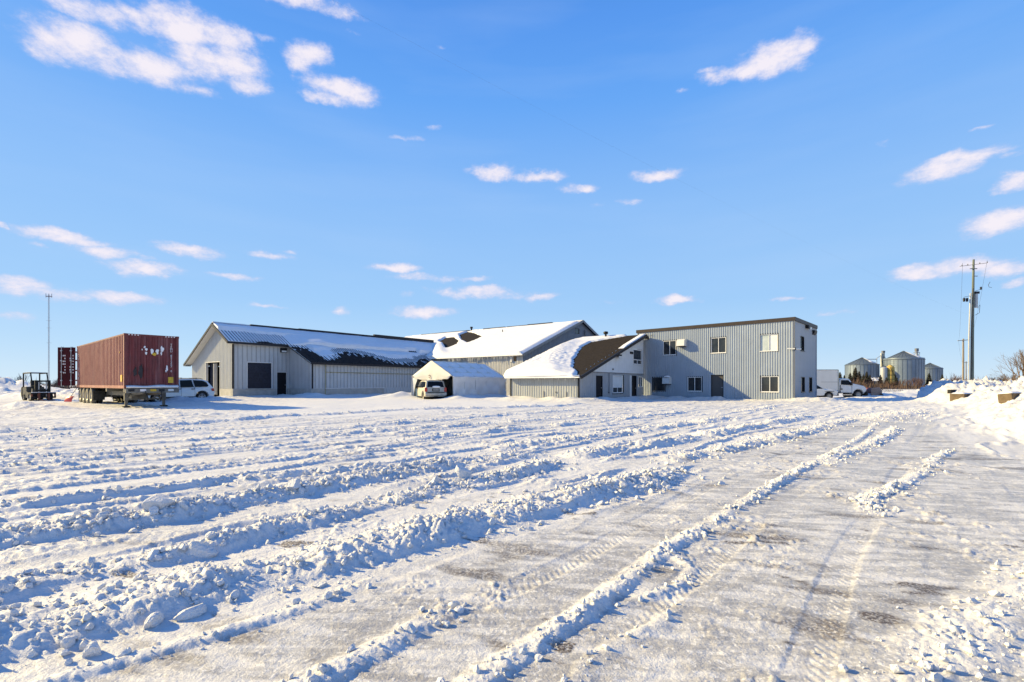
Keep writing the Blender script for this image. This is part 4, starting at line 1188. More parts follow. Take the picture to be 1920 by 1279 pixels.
# ---- fabric carport ----
ct = thing('carport_tent', (-4.81, 39.5, -.05), ROT, 'white fabric carport tent sagging under snow beside the warehouse', 'carport')
LEN, WD, EH, PK = 7.1, 5.1, 2.0, 3.36
RB = [0, 1.4, 2.8, 4.2, 5.6, 7.0]
def tentsheet(name, P0, P1, nS, sagf, mat):
    xs = np.linspace(0, LEN, 60); vs = np.linspace(0, 1, nS)
    A, B = np.meshgrid(xs, vs, indexing='ij')
    P = np.array(P0) + B[..., None] * (np.array(P1) - np.array(P0)); P = P.astype(float)
    P[..., 0] += A
    P += sagf(A, B)
    return npmesh(name, P.reshape(-1, 3), gridfaces(60, nS), mat, ct)
def roofsag(sgn):
    def fn(A, B):
        fr = np.abs(np.sin(A / 1.4 * np.pi)) ** .8; d = fr * .32 * (np.abs(np.sin(B * np.pi * 3)) ** .7 * .8 + .35) * (1 - .6 * np.abs(2 * B - 1) ** 4)
        drop = sstep(5.6, 7.1, A)[..., None] * np.array([0, 0, -.9])[None, None] * (1 - B * .6)[..., None]
        return np.stack([0 * d, 0 * d, -d], -1) + drop * .5
    return fn
tentsheet('roof_panel', (0, WD / 2, PK), (0, 0, EH), 40, roofsag(1), 'tarp')
tentsheet('roof_panel', (0, WD / 2, PK), (0, WD, EH), 40, roofsag(-1), 'tarp')
def sidesag(A, B):
    d = .14 * np.abs(np.sin(A / 1.4 * np.pi)) * np.sin(B * np.pi) + .06 * fbm(A / .6, B * 2.2, 241, 4) + .05 * np.sin((A + B * 1.6) * 4.4) * np.sin(B * np.pi) + .04 * np.abs(np.sin((A - B * 1.3) * 3.1)) * np.sin(B * np.pi)
    bul = .30 * np.exp(-((A - 5.3) / 1.0) ** 2 - ((B - .62) / .28) ** 2)
    up = .07 * np.abs(np.sin(A / 1.4 * np.pi)) * (1 - B)
    return np.stack([0 * d, d - bul, -up], -1)
tentsheet('side_panel', (0, 0, EH), (0, .02, -.3), 24, sidesag, 'tarp_side')
tentsheet('side_panel', (0, WD, EH), (0, WD + .02, -.3), 24, lambda A, B: -sidesag(A, B) * np.array([1, 1, -1]), 'tarp_side')
xs = np.linspace(0, 1, 30); vs = np.linspace(0, 1, 14)
A, B = np.meshgrid(xs, vs, indexing='ij')
yy = .05 + A * (WD - .1); top = np.where(A < .5, EH + (PK - EH) * A * 2, EH + (PK - EH) * (1 - A) * 2); bot = 1.80 - .10 * np.sin(A * np.pi) + .02 * np.sin(A * 40)
low = np.minimum(bot, top); cut = sstep(.0, .11, np.minimum(A, 1 - A)); low = top - (top - low) * cut
zz = top + (low - top) * B
P = np.stack([-.03 - .05 * np.sin(B * np.pi) - .02 * fbm(A * 6, B * 5, 251, 3), yy, zz], -1)
npmesh('front_panel', P.reshape(-1, 3), gridfaces(30, 14), 'tarp', ct)
P2 = np.stack([LEN + .03 * fbm(A * 6, B * 5, 252, 3), yy, (top - .5) * (1 - B) - .3 * B], -1)
npmesh('rear_panel', P2.reshape(-1, 3), gridfaces(30, 14), 'tarp_side', ct)
mb = MB()
mb.add([(0.02, WD, 1.98), (.02, WD - .75, 1.76), (.05, WD - .42, 1.2), (.08, WD - .16, .3), (.1, WD - .02, -.2), (.02, WD + .02, -.2)], [(0, 1, 2, 3, 4, 5)])
mb.build('tied_back_flap', 'tarp_side', ct)
mb = MB()
for x in RB:
    for (y0, y1) in ((0.06, WD / 2), (WD - .06, WD / 2)):
        mb.tube([(x + .02, y0, -.2), (x + .02, y0, EH - .03), (x + .02, WD / 2, PK - .05)], .025, 6)
mb.build('frame', 'tent_pole', ct)
mb = MB(); mb.rev([(.0, .02), (.10, .0), (.13, 0)], (0, 0, 0), 'x', 14)
def ring(y, z):
    m = MB(); m.tube([(-.095, y + .12 * math.cos(t), z + .12 * math.sin(t)) for t in np.linspace(.6, 5.6, 12)], .018, 5); m.build('emblem', 'rust_orange', ct)
ring(2.72, 1.98)
def tent_snow(A, B):
    fr = np.abs(np.sin(A / 1.4 * np.pi)) ** .8
    b = B / 2.9
    pock = np.abs(np.sin(b * np.pi * 3)) ** .7
    sag = fr * .32 * (pock * .8 + .35) * (1 - .6 * np.abs(2 * b - 1) ** 4)
    drop = sstep(5.6, 7.1, A) * .9 * (1 - b * .6) * .5
    return -sag - drop + .27 * fr * pock ** 1.5 * (.75 + .7 * fbm(A / .5, B / .5, 261, 3)) - .03
snowsheet('snow_pockets', ct, (0.0, WD / 2, PK), (1, 0, 0), LEN - .1, (0, -WD / 2, EH - PK), .05, tent_snow)

# ------------------------------------------------------------------ vehicles and yard things
def wheel(parent, x, y, z, r, w, rim='rim_steel', tyre='rubber', rr=.58, out=1, spokes=0, name='wheel'):
    """tyre with its rim; axle along local y, out = side the rim faces"""
    h = w / 2
    t = MB().rev([(r * rr, -h * .8), (r * .82, -h), (r * .97, -h * .8), (r, -h * .4), (r, h * .4), (r * .97, h * .8), (r * .82, h), (r * rr, h * .8)], (0, 0, 0), 'y', 28).build(name, tyre, parent, 35)
    t.location = (x, y, z)
    d = MB()
    if spokes:
        d.rev([(r * rr, h * .75), (r * rr * .88, h * .7), (r * rr * .86, h * .2)], (0, 0, 0), 'y', 24)
        d.rev([(r * .16, h * .2), (r * .16, h * .66), (0, h * .7)], (0, 0, 0), 'y', 12)
        for k in range(spokes):
            a = 2 * math.pi * k / spokes + .3
            d.bar((r * .1 * math.cos(a), h * .5, r * .1 * math.sin(a)), (r * rr * .9 * math.cos(a), h * .62, r * rr * .9 * math.sin(a)), .055, .05, (0, 1, 0))
    else:
        d.rev([(r * rr, h * .78), (r * rr * .92, h * .6), (r * rr * .55, h * .25), (r * rr * .5, h * .55), (r * .12, h * .6), (0, h * .6)], (0, 0, 0), 'y', 24)
    if out < 0: d.v = [(a, -b, c) for a, b, c in d.v]
    ro = d.build('rim', rim, t, 35)
    if spokes or True:
        b = MB().rev([(r * rr * .87, 0), (0, 0)], (0, out * h * .15, 0), 'y', 20); b.build('brake', 'car_trim', t)
    return t

class Car:
    """body lofted from a side profile; x forward, y left"""
    def __init__(s, parent, mat, prof, W, belt, tumble=.16, taper=.10, inset=(.06, .02)):
        s.W, s.belt, s.tumble, s.taper = W, belt, tumble, taper
        xs = [p[0] for p in prof]; s.xc = (max(xs) + min(xs)) / 2; s.L = max(xs) - min(xs)
        n = len(prof); P = [Vector(p) for p in prof]
        area = sum(P[i].x * P[(i + 1) % n].y - P[(i + 1) % n].x * P[i].y for i in range(n))
        if area < 0: P = P[::-1]
        nrm = []
        for i in range(n):
            e0 = (P[i] - P[i - 1]).normalized(); e1 = (P[(i + 1) % n] - P[i]).normalized()
            m = Vector((-e0.y, e0.x)) + Vector((-e1.y, e1.x))
            nrm.append(m.normalized() if m.length > .1 else Vector((0, 0)))
        sl = [(-1, inset[0]), (-.955, inset[1]), (-.85, 0), (0, 0), (.85, 0), (.955, inset[1]), (1, inset[0])]
        mb = MB(); V = []
        for fr, ins in sl:
            for i in range(n):
                q = P[i] + nrm[i] * ins
                V.append((q.x, fr * s.side(P[i].x, P[i].y), q.y))
        F = []
        for k in range(len(sl) - 1):
            for i in range(n):
                j = (i + 1) % n
                F.append((k * n + i, (k + 1) * n + i, (k + 1) * n + j, k * n + j))
        F.append(tuple(range(n))); F.append(tuple(reversed(range((len(sl) - 1) * n, len(sl) * n))))
        s.body = mb.add(V, F).build('body', mat, parent, 40)
        s.parent = parent
    def side(s, x, z):
        return s.W / 2 * (1 - s.tumble * max(0, z - s.belt)) * (1 - s.taper * abs(2 * (x - s.xc) / s.L) ** 4)
    def panel(s, poly, name, mat, sides=(1, -1), proud=.008, parent=None):
        for sd_ in sides:
            V = [(x, sd_ * (s.side(x, z) + proud), z) for x, z in poly] + [(x, sd_ * (s.side(x, z) - .05), z) for x, z in poly]
            n = len(poly)
            F = [tuple(range(n))] + [(i, (i + 1) % n, (i + 1) % n + n, i + n) for i in range(n)]
            MB().add(V, F).build(name, mat, parent or s.parent)
    def across(s, p0, p1, f0, f1, name, mat, off=.012):
        a = Vector((p0[0], 0, p0[1])); b = Vector((p1[0], 0, p1[1])); d = (b - a).normalized(); nn = Vector((d.z, 0, -d.x))
        y0 = s.side(*p0) * f0; y1 = s.side(*p1) * f1
        V = []
        for o in (off, -.03):
            for q, yy in ((a, -y0), (a, y0), (b, y1), (b, -y1)): V.append((q.x + nn.x * o, yy, q.z + nn.z * o))
        return MB().add(V, [(0, 1, 2, 3), (0, 4, 5, 1), (1, 5, 6, 2), (2, 6, 7, 3), (3, 7, 4, 0)]).build(name, mat, s.parent)

def arch(cx, cz, r, z0, n=9, rev=False):
    a0 = math.asin(max(-1, min(1, (z0 - cz) / r)))
    pts = [(cx + r * math.cos(a), cz + r * math.sin(a)) for a in np.linspace(a0, math.pi - a0, n)]
    return pts[::-1] if rev else pts

# ---- silver estate car by the warehouse doorway ----
def silver_suv():
    fx, fy = -.602, -.799                       # nose points away from the gable, towards the trailer
    t = thing('silver_car', (-24.99, 35.83, -.03), math.atan2(fy, fx), 'silver sport utility car parked in snow between the trailer and warehouse doorway', 'car')
    wb = 1.41; r = .36
    prof = [(2.28, .42), (2.32, .62), (2.25, .82), (2.05, .96), (1.15, 1.06), (.35, 1.62), (.0, 1.69), (-.7, 1.71), (-1.5, 1.66), (-1.80, 1.58), (-2.16, 1.12), (-2.28, .98), (-2.33, .70), (-2.28, .42)]
    prof += [(-2.05, .30)] + arch(-wb, r, .43, .30, 9, True) + [(-.9, .28), (.9, .28)] + arch(wb, r, .43, .30, 9, True) + [(2.1, .30)]
    c = Car(t, 'silver_paint', prof, 1.87, 1.0, .22, .10)
    c.panel([(.98, 1.10), (.40, 1.52), (.12, 1.58), (.10, 1.08)], 'window', 'car_glass')
    c.panel([(.02, 1.08), (.02, 1.59), (-.72, 1.62), (-.84, 1.10)], 'window', 'car_glass')
    c.panel([(-.94, 1.11), (-.82, 1.62), (-1.45, 1.58), (-1.72, 1.46), (-1.86, 1.18), (-1.75, 1.12)], 'window', 'car_glass')
    c.across((1.12, 1.10), (.40, 1.60), .86, .84, 'windshield', 'car_glass')
    c.across((-1.85, 1.54), (-2.15, 1.16), .84, .86, 'rear_window', 'car_glass', .02)
    c.panel([(1.05, .30), (1.05, .40), (-1.0, .40), (-1.0, .30)], 'sill_trim', 'car_trim')
    c.panel([(-2.02, .98), (-2.22, 1.0), (-2.27, .78), (-2.10, .80)], 'tail_lamp', 'tail_red', proud=.012)
    c.panel([(2.20, .84), (1.80, .95), (1.78, .84), (2.22, .72)], 'headlamp', 'lamp_lens', proud=.012)
    for x in (-.02, -.90): c.panel([(x, 1.06), (x, .42), (x - .012, .42), (x - .012, 1.06)], 'door_seam', 'car_trim', proud=.003)
    for x in (.18, -.68): c.panel([(x, .98), (x - .18, .98), (x - .18, .94), (x, .94)], 'door_handle', 'car_trim', proud=.03)
    for s in (1, -1): MB().tube([(.15, s * .70, 1.68), (.05, s * .70, 1.75), (-1.4, s * .70, 1.74), (-1.5, s * .70, 1.68)], .02, 6).build('roof_rail', 'car_trim', t)
    for x in (-.1, -1.1): MB().box(x - .03, x + .03, -.72, .72, 1.76, 1.79).build('roof_bar', 'car_trim', t)
    MB().bar((.78, .95, 1.12), (.80, 1.10, 1.14), .10, .14).build('mirror', 'silver_paint', t); MB().bar((.78, -.95, 1.12), (.80, -1.10, 1.14), .10, .14).build('mirror', 'silver_paint', t)
    for x in (wb, -wb):
        for s in (1, -1): wheel(t, x, s * .80, r, r, .24, 'rim_alloy', 'rubber', .66, s, 5)
    for x in (wb, -wb): MB().rev([(.42, -.78), (.42, .78)], (x, 0, r), 'y', 20).build('wheel_well', 'interior_dark', t)
    xs = np.linspace(-1.45, .25, 18); ys = np.linspace(-.62, .62, 12); A, B = np.meshgrid(xs, ys, indexing='ij')
    P = np.stack([A, B, 1.685 + .02 * (1 - ((A + .6) / .9) ** 2) + .045 * (1 - (B / .66) ** 4) * (1 - ((A + .6) / .88) ** 4) + .012 * fbm(A * 3, B * 3, 301, 3)], -1)
    npmesh('roof_snow', P.reshape(-1, 3), gridfaces(18, 12), 'snow', t)
silver_suv()

# ---- cream estate car inside the carport ----
def cream_suv():
    al = R(-22); f = Vector((math.sin(al), math.cos(al)))
    p = Vector((-6.22, 39.35)) + f * 2.25
    t = thing('cream_car', (p.x, p.y, -.12), math.atan2(f.y, f.x), 'dirty cream sport utility car backed out of the carport tent, snow on its rear window', 'car')
    wb = 1.32; r = .37
    prof = [(2.25, .45), (2.28, .80), (2.1, 1.0), (1.05, 1.08), (.45, 1.62), (-.1, 1.72), (-1.5, 1.72), (-1.95, 1.66), (-2.16, 1.18), (-2.22, 1.08), (-2.24, .55), (-2.24, .40)]
    prof += [(-2.0, .36)] + arch(-wb, r, .45, .34, 9, True) + [(-.8, .34), (.8, .34)] + arch(wb, r, .45, .34, 9, True) + [(2.1, .36)]
    c = Car(t, 'cream_paint', prof, 1.80, 1.05, .24, .07)
    c.across((-1.985, 1.60), (-2.175, 1.16), .80, .84, 'rear_window', 'car_glass', .02)
    c.panel([(.1, 1.12), (.1, 1.58), (-.55, 1.62), (-.55, 1.12)], 'window', 'car_glass'); c.panel([(-.65, 1.12), (-.65, 1.62), (-1.15, 1.62), (-1.15, 1.12)], 'window', 'car_glass')
    c.panel([(-1.27, 1.14), (-1.27, 1.62), (-1.85, 1.58), (-1.98, 1.18)], 'window', 'car_glass'); c.panel([(.9, 1.12), (.45, 1.54), (.2, 1.57), (.2, 1.12)], 'window', 'car_glass')
    c.across((1.02, 1.12), (.5, 1.60), .86, .82, 'windshield', 'car_glass')
    for s in (1, -1):
        MB().box(-2.265, -2.12, s * .80 - .09, s * .80 + .09, .78, 1.12).build('tail_lamp', 'tail_red', t)
        MB().tube([(.2, s * .66, 1.70), (.1, s * .66, 1.78), (-1.5, s * .66, 1.78), (-1.6, s * .66, 1.71)], .022, 6).build('roof_rail', 'cream_paint', t)
    MB().prism([(-2.34, .50), (-2.36, .64), (-2.30, .72), (-2.15, .72), (-2.15, .46)], 'y', -.88, .88).build('bumper', 'cream_paint', t)
    MB().box(-2.372, -2.20, -.70, .70, .70, .745).build('bumper_pad', 'car_trim', t)
    pl = MB().box(-2.262, -2.20, -.30, .30, .82, 1.04).build('licence_plate_recess', 'car_trim', t)
    MB().box(-2.275, -2.263, -.24, .24, .86, 1.0).build('licence_plate', 'plate', pl)
    MB().box(-2.30, -2.2, -.16, .16, .34, .42).build('tow_hitch', 'car_trim', t)
    MB().bar((-2.19, .05, 1.17), (-2.10, -.42, 1.28), .02, .03).build('rear_wiper', 'car_trim', t)
    v, fc = ico(2); v = v * np.array([.05, .34, .09]) + np.array([-2.20, -.05, 1.18]); v[:, 0] -= .42 * (v[:, 2] - 1.16) * -.45
    npmesh('window_snow', v, fc, 'snow', t)
    for x in (wb, -wb):
        for s in (1, -1): wheel(t, x, s * .76, r, r, .25, 'rim_steel', 'rubber', .6, s)
    for x in (wb, -wb): MB().rev([(.44, -.74), (.44, .74)], (x, 0, r), 'y', 20).build('wheel_well', 'interior_dark', t)
    MB().bar((.80, .90, 1.15), (.80, 1.08, 1.18), .10, .16).build('mirror', 'car_trim', t); MB().bar((.80, -.90, 1.15), (.80, -1.08, 1.18), .10, .16).build('mirror', 'car_trim', t)
    xs = np.linspace(-1.9, -.1, 16); ys = np.linspace(-.6, .6, 10); A, B = np.meshgrid(xs, ys, indexing='ij')
    P = np.stack([A, B, 1.70 + .06 * (1 - (B / .64) ** 4) * (1 - ((A + 1.0) / .95) ** 6)], -1)
    npmesh('roof_snow', P.reshape(-1, 3), gridfaces(16, 10), 'snow', t)
cream_suv()
t = thing('blue_bin_standin', (-8.05, 42.3, -.1), .3, 'blue bin in the shade left of the cream car under the carport', 'bin')  # added bin shape, standing in for a half-hidden blue vehicle
MB().rev([(0, 0), (.34, 0), (.42, .95), (.45, .96), (.45, 1.02), (.40, 1.03)], (0, 0, 0), 'z', 16).build('body', 'blue_bin_standin', t, 40)
MB().rev([(.46, 1.0), (.46, 1.06), (.2, 1.14), (0, 1.15)], (0, 0, 0), 'z', 16).build('lid', 'black_plastic', t, 40)
MB().rev([(.36, 1.09), (.2, 1.20), (0, 1.24)], (0, 0, 0), 'z', 12).build('snow_cap', 'snow', t, 180)

# ---- red shipping container on a chassis ----
CD = math.atan2(-.646, .763)                    # local x = towards the nose end, local y = across to the far side
cont = thing('shipping_container', (-20.3 + .646 * 1.22, 25.2 + .763 * 1.22, 0), CD, 'faded red shipping container with open rear door loaded on the trailer chassis', 'shipping container')
CL, CW, C0, C1 = 13.7, 1.22, 1.06, 3.96
def corr(name, mat, p0, p1, z0, z1, pitch, depth, nrm):
    p0 = Vector(p0); p1 = Vector(p1); L = (p1 - p0).length; u = (p1 - p0) / L; n = Vector(nrm); k = 0; pts = []
    while k * pitch < L:
        for tt, o in ((0, 0), (.26, 0), (.5, 1), (.76, 1)):
            a = (k + tt) * pitch
            if a < L: pts.append((a, -o * depth))
        k += 1
    pts.append((L, 0))
    V = []
    for a, o in pts:
        q = p0 + u * a + n * o
        V += [(q.x, q.y, z0), (q.x, q.y, z1)]
    return MB().add(V, [(2 * i, 2 * i + 2, 2 * i + 3, 2 * i + 1) for i in range(len(pts) - 1)]).build(name, mat, cont)
# near side faces local -y; nose end at x = 0
corr('side_wall', 'container_side', (-CL + .12, -CW + .01, 0), (-.12, -CW + .01, 0), C0 + .16, C1 - .08, .36, .05, (0, -1, 0))
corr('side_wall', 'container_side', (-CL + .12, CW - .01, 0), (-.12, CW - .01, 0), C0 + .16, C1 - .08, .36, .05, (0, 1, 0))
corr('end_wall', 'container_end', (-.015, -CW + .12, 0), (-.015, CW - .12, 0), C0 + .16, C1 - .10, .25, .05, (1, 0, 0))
boxes('roof', 'container_frame', cont, (-CL + .1, -.1, -CW + .05, CW - .05, C1 - .07, C1 - .03))
for (x, y) in ((-.06, -CW + .06), (-.06, CW - .06), (-CL + .06, -CW + .06), (-CL + .06, CW - .06)):
    boxes('corner_post', 'container_frame', cont, (x - .06, x + .06, y - .06, y + .06, C0 + .118, C1 - .118))
    for z in (C0, C1 - .118): boxes('corner_casting', 'container_frame' if y > 0 or z > 2 else 'container_side', cont, (x - .085, x + .075, y - .07, y + .07, z, z + .118))
for y in (-CW + .04, CW - .04):
    boxes('bottom_rail', 'container_side', cont, (-CL + .13, -.15, y - .03, y + .03, C0 + .001, C0 + .16))
    boxes('top_rail', 'container_frame', cont, (-CL + .13, -.15, y - .03, y + .03, C1 - .08, C1 - .005))
boxes('bottom_rail', 'container_frame', cont, (-.06, -.02, -CW + .135, CW - .135, C0, C0 + .16))
boxes('top_rail', 'container_frame', cont, (-.06, -.02, -CW + .135, CW - .135, C1 - .10, C1 - .004))
for k in range(4):                               # hazard stripes along the top rail
    for sg in (-1, 1): boxes('stripe', 'letter_white', cont, (-.0195, -.015, sg * (.62 + k * .13) - .03, sg * (.62 + k * .13) + .03, C1 - .085, C1 - .03))
# nose end marks: scuffs, patch, sticker, number
def scuff(name, mat, y, z, w, h, seed, off=.012, n=14):
    r_ = random.Random(seed); P = []
    for i in range(n):
        a = 2 * math.pi * i / n; k = r_.uniform(.55, 1.1)
        P.append((y + w * k * math.cos(a), z + h * k * math.sin(a)))
    V = [(off, p, q) for p, q in P] + [(-.06, p, q) for p, q in P]
    MB().add(V, [tuple(range(n))] + [(i, (i + 1) % n, (i + 1) % n + n, i + n) for i in range(n)]).build(name, mat, cont)
for i, (y, z, w, h) in enumerate([(-.02, 3.08, .075, .17), (.22, 3.06, .085, .17), (.44, 3.20, .085, .20), (.40, 3.0, .04, .14), (-.26, 3.16, .07, .10), (-.34, 3.28, .05, .06), (-.28, 2.96, .05, .10), (.66, 2.16, .055, .22), (.62, 2.02, .03, .10), (-.45, 3.14, .03, .05)]):
    scuff('paint_loss', 'paint_scuff', y, z, w, h, i)
scuff('logo_remnant', 'sticker_yellow', .10, 2.93, .13, .09, 30, .016)
scuff('patch', 'dark_patch', -.75, 1.96, .10, .30, 31, .006); scuff('patch', 'dark_patch', -.50, 1.98, .13, .36, 32, .008)
boxes('sticker', 'sticker_yellow', cont, (-.02, .010, .72, .96, 1.36, 1.68))
boxes('sticker', 'sticker_yellow', cont, (-.75, -.42, -CW - .012, -CW + .01, 1.42, 1.78), (-1.0, -.93, -CW - .012, -CW + .01, 2.95, 3.03))
def textmesh(name, txt, size, mat, parent, mtx, ext=.004):
    cu = bpy.data.curves.new(name, 'FONT'); cu.body = txt; cu.size = size; cu.extrude = ext; cu.align_x = 'CENTER'
    cu.resolution_u = 2
    tmp = bpy.data.objects.new('tmp', cu); col.objects.link(tmp)
    me = bpy.data.meshes.new_from_object(tmp.evaluated_get(bpy.context.evaluated_depsgraph_get()))
    bpy.data.objects.remove(tmp); bpy.data.curves.remove(cu)
    me.materials.clear(); me.materials.append(MATS[mat]); me.name = name
    o = bpy.data.objects.new(name, me); link(o, parent); o.matrix_local = mtx
    return o
for i, ch in enumerate('TEMU 821357 0'):
    if ch != ' ':
        textmesh('letter', ch, .155, 'letter_white', cont, Matrix.Translation((.006, .86, 3.42 - i * .122)) @ Matrix(((0, 0, 1, 0), (1, 0, 0, 0), (0, 1, 0, 0), (0, 0, 0, 1))))
for i, ch in enumerate('CT VAR'):
    if ch != ' ':
        textmesh('letter', ch, .26, 'letter_white', cont, Matrix.Translation((-CL + .60, -CW - .004, 3.2 - i * .32)) @ Matrix(((1, 0, 0, 0), (0, 0, -1, 0), (0, 1, 0, 0), (0, 0, 0, 1))))
# rear door swung wide, outer face to the yard
dirx, diry = math.cos(R(224)), math.sin(R(224))
def dpt(s, o, z): return (-CL - .02 + dirx * s - diry * o * 0 + (-diry) * o, -CW - .02 + diry * s + dirx * o, z)
def dbox(s0, s1, o0, o1, z0, z1):
    V = [dpt(s, o, z) for z in (z0, z1) for o in (o0, o1) for s in (s0, s1)]
    return MB().add(V, [(0, 2, 3, 1), (4, 5, 7, 6), (0, 1, 5, 4), (2, 6, 7, 3), (0, 4, 6, 2), (1, 3, 7, 5)])
rd = dbox(.10, 1.24, -.03, .03, C0 + .12, C1 - .08).build('rear_door', 'container_door_shaded', cont)
for sg in (1, -1):
    for s in (.42, 1.06):
        m = MB(); m.tube([dpt(s - .1, sg * .065, C0 + .06), dpt(s - .1, sg * .065, C1 - .03)], .024, 8); m.build('lock_rod', 'galvanised', rd)
    for s in (.42, 1.06):
        for z in (1.5, 2.1, 2.9, 3.6): dbox(s - .16, s - .04, sg * .031 if sg > 0 else -.10, .10 if sg > 0 else -.031, z, z + .08).build('rod_bracket', 'galvanised', rd)
for z in (1.5, 2.2, 2.9, 3.5): dbox(.0, .12, -.03, .03, z, z + .1).build('hinge', 'container_frame', rd)
r_ = random.Random(3)
for row in range(7):                            # weight tables stencilled on the door
    for cx in (.18, .72):
        for k in range(r_.randint(1, 3)):
            for sg in (-1, 1):
                dbox(cx + k * .10, cx + k * .10 + .06, sg * .031 if sg > 0 else -.036, .036 if sg > 0 else -.031, 3.25 - row * .2, 3.25 - row * .2 + .09).build('stencil', 'letter_white', rd)
boxes('rear_door', 'container_door_shaded', cont, (-CL - .06, -CL, 0.02, CW - .03, C0 + .12, C1 - .08))
boxes('inner_back', 'interior_dark', cont, (-8, -7.9, -CW + .1, CW - .1, C0, C1 - .1))

tr = thing('container_chassis', (-20.3 + .646 * 1.22, 25.2 + .763 * 1.22, 0), CD, 'dirty steel container trailer chassis standing on its landing legs', 'trailer')
for y in (-.42, .42): MB().prism([(-13.6, .98), (.05, .98), (.05, .76), (-2.6, .62), (-13.6, .58)], 'y', y - .06, y + .06).build('main_beam', 'chassis', tr)
for x in (-.12, -4.4, -9.0, -13.4): boxes('bolster', 'chassis', tr, (x - .12, x + .12, -1.2, 1.2, .86, 1.055))
boxes('nose_beam', 'chassis', tr, (-.02, .18, -1.18, 1.18, .82, 1.04))
for i, y in enumerate((-.95, -.45, .0, .38, .80)): boxes('marker_plate', ('car_trim', 'letter_white', 'sticker_yellow', 'car_trim', 'unit_white')[i], tr, (.181, .20, y - .13, y + .13, .90, 1.02))
xs = np.linspace(-1.16, 1.16, 30); vs = np.linspace(0, 1, 8); A, B = np.meshgrid(xs, vs, indexing='ij')
P = np.stack([.0 + .20 * np.sin(B * np.pi) ** .8 + .0 * A, A, 1.05 + B * (.15 + .05 * (A + 1.1) / 2.2 + .02 * np.sin(A * 5))], -1)
npmesh('nose_snow', P.reshape(-1, 3), gridfaces(30, 8), 'snow', tr)
for y in (-.86, .86):
    l = boxes('landing_leg', 'chassis', tr, (-1.50, -1.32, y - .09, y + .09, .38, .86))
    boxes('leg_tube', 'chassis', tr, (-1.47, -1.35, y - .06, y + .06, .08, .38)); boxes('leg_foot', 'rubber', tr, (-1.60, -1.22, y - .15, y + .15, .03, .09))
    MB().bar((-1.41, y, .44), (-2.5, y * .5, .80), .05, .07).build('leg_brace', 'chassis', tr); MB().bar((-1.41, y, .80), (-1.41, y * .35, .50), .05, .06).build('leg_brace', 'chassis', tr)
MB().bar((-1.41, -.77, .45), (-1.41, .77, .45), .06, .08).build('cross_shaft', 'chassis', tr)
boxes('tool_box', 'chassis', tr, (-3.4, -2.6, -.38, .38, .40, .80))
for x in (-9.0, -10.3, -11.55, -12.8):
    MB().tube([(x, -.95, .50), (x, .95, .50)], .07, 8).build('axle', 'chassis', tr)
    boxes('hanger', 'chassis', tr, (x - .30, x + .30, -.52, -.36, .50, .60), (x - .30, x + .30, .36, .52, .50, .60))
    for s in (-1, 1):
        wheel(tr, x, s * 1.08, .50, .50, .27, 'rim_steel', 'dusty_rubber', .56, s)
        wheel(tr, x, s * .76, .50, .50, .26, 'rim_steel', 'rubber', .56, s)
boxes('mud_flap', 'rubber', tr, (-8.2, -8.17, -1.2, -.62, .28, .86), (-8.2, -8.17, .62, 1.2, .28, .86))
boxes('rear_bumper', 'chassis', tr, (-13.75, -13.6, -1.1, 1.1, .45, .62))
MB().tube([(-4.0, -1.02, .50), (-4.0, -1.02, .82)], .02, 6).build('crank', 'chassis', tr)
MB().bar((-3.5, -1.0, .40), (-3.0, -1.0, .40), .04, .05).build('step', 'chassis', tr)
for y in (-.6, .6): MB().tube([(.2, y * .6, .92), (.45, y * .5, .6), (.30, y * .45, .35), (.0, y * .6, .5)], .02, 6).build('air_hose', 'rubber', tr)

# ---- forklift ----
fk = thing('forklift', (-36.6, 37.2, .0), R(-28), 'black and grey forklift truck with raised cage roof parked left of the container', 'forklift')
MB().prism([(-1.35, .22), (-1.38, .80), (-1.25, 1.02), (-.55, 1.08), (-.5, .72), (-.1, .62), (.35, .62), (.45, .95), (.62, .95), (.62, .25)], 'y', -.52, .52).build('body', 'forklift_body', fk)
MB().prism([(-1.42, .30), (-1.5, .5), (-1.46, .98), (-1.30, 1.08), (-1.25, .3)], 'y', -.54, .54).build('counterweight', 'forklift_black', fk)
for s in (1, -1):
    MB().tube([(-1.22, s * .47, 1.05), (-1.22, s * .47, 2.10)], .045, 8).build('cage_post', 'forklift_black', fk)
    MB().tube([(.50, s * .47, .95), (.12, s * .47, 2.12)], .042, 8).build('cage_post', 'forklift_black', fk)
    MB().bar((-1.26, s * .47, 2.12), (.16, s * .47, 2.14), .07, .09).build('cage_rail', 'forklift_black', fk)
for k in range(8): MB().bar((-1.2 + k * .18, -.46, 2.14), (-1.2 + k * .18, .46, 2.14), .03, .05).build('cage_bar', 'forklift_black', fk)
boxes('cage_snow', 'snow', fk, (-1.15, .05, -.42, .42, 2.166, 2.20))
MB().prism([(-.62, 1.08), (-.68, 1.55), (-.58, 1.58), (-.48, 1.20), (-.1, 1.18), (-.1, 1.05)], 'y', -.25, .25).build('seat', 'forklift_black', fk)
MB().tube([(.35, 0, .95), (.18, 0, 1.28)], .03, 6).build('steering_column', 'forklift_black', fk)
MB().rev([(.15, -.015), (.18, 0), (.15, .015)], (.16, 0, 1.30), 'z', 16).build('steering_wheel', 'forklift_black', fk, 60)
for s in (1, -1):
    boxes('mast_rail', 'forklift_black', fk, (.72, .86, s * .38 - .07, s * .38 + .07, .10, 1.58))
    MB().tube([(.80, s * .22, .2), (.80, s * .22, 1.45)], .04, 8).build('lift_cylinder', 'galvanised', fk)
    boxes('fork', 'rust_orange', fk, (1.02, 1.09, s * .28 - .06, s * .28 + .06, .08, .62)); boxes('fork', 'rust_orange', fk, (1.09, 2.0, s * .28 - .06, s * .28 + .06, .06, .11))
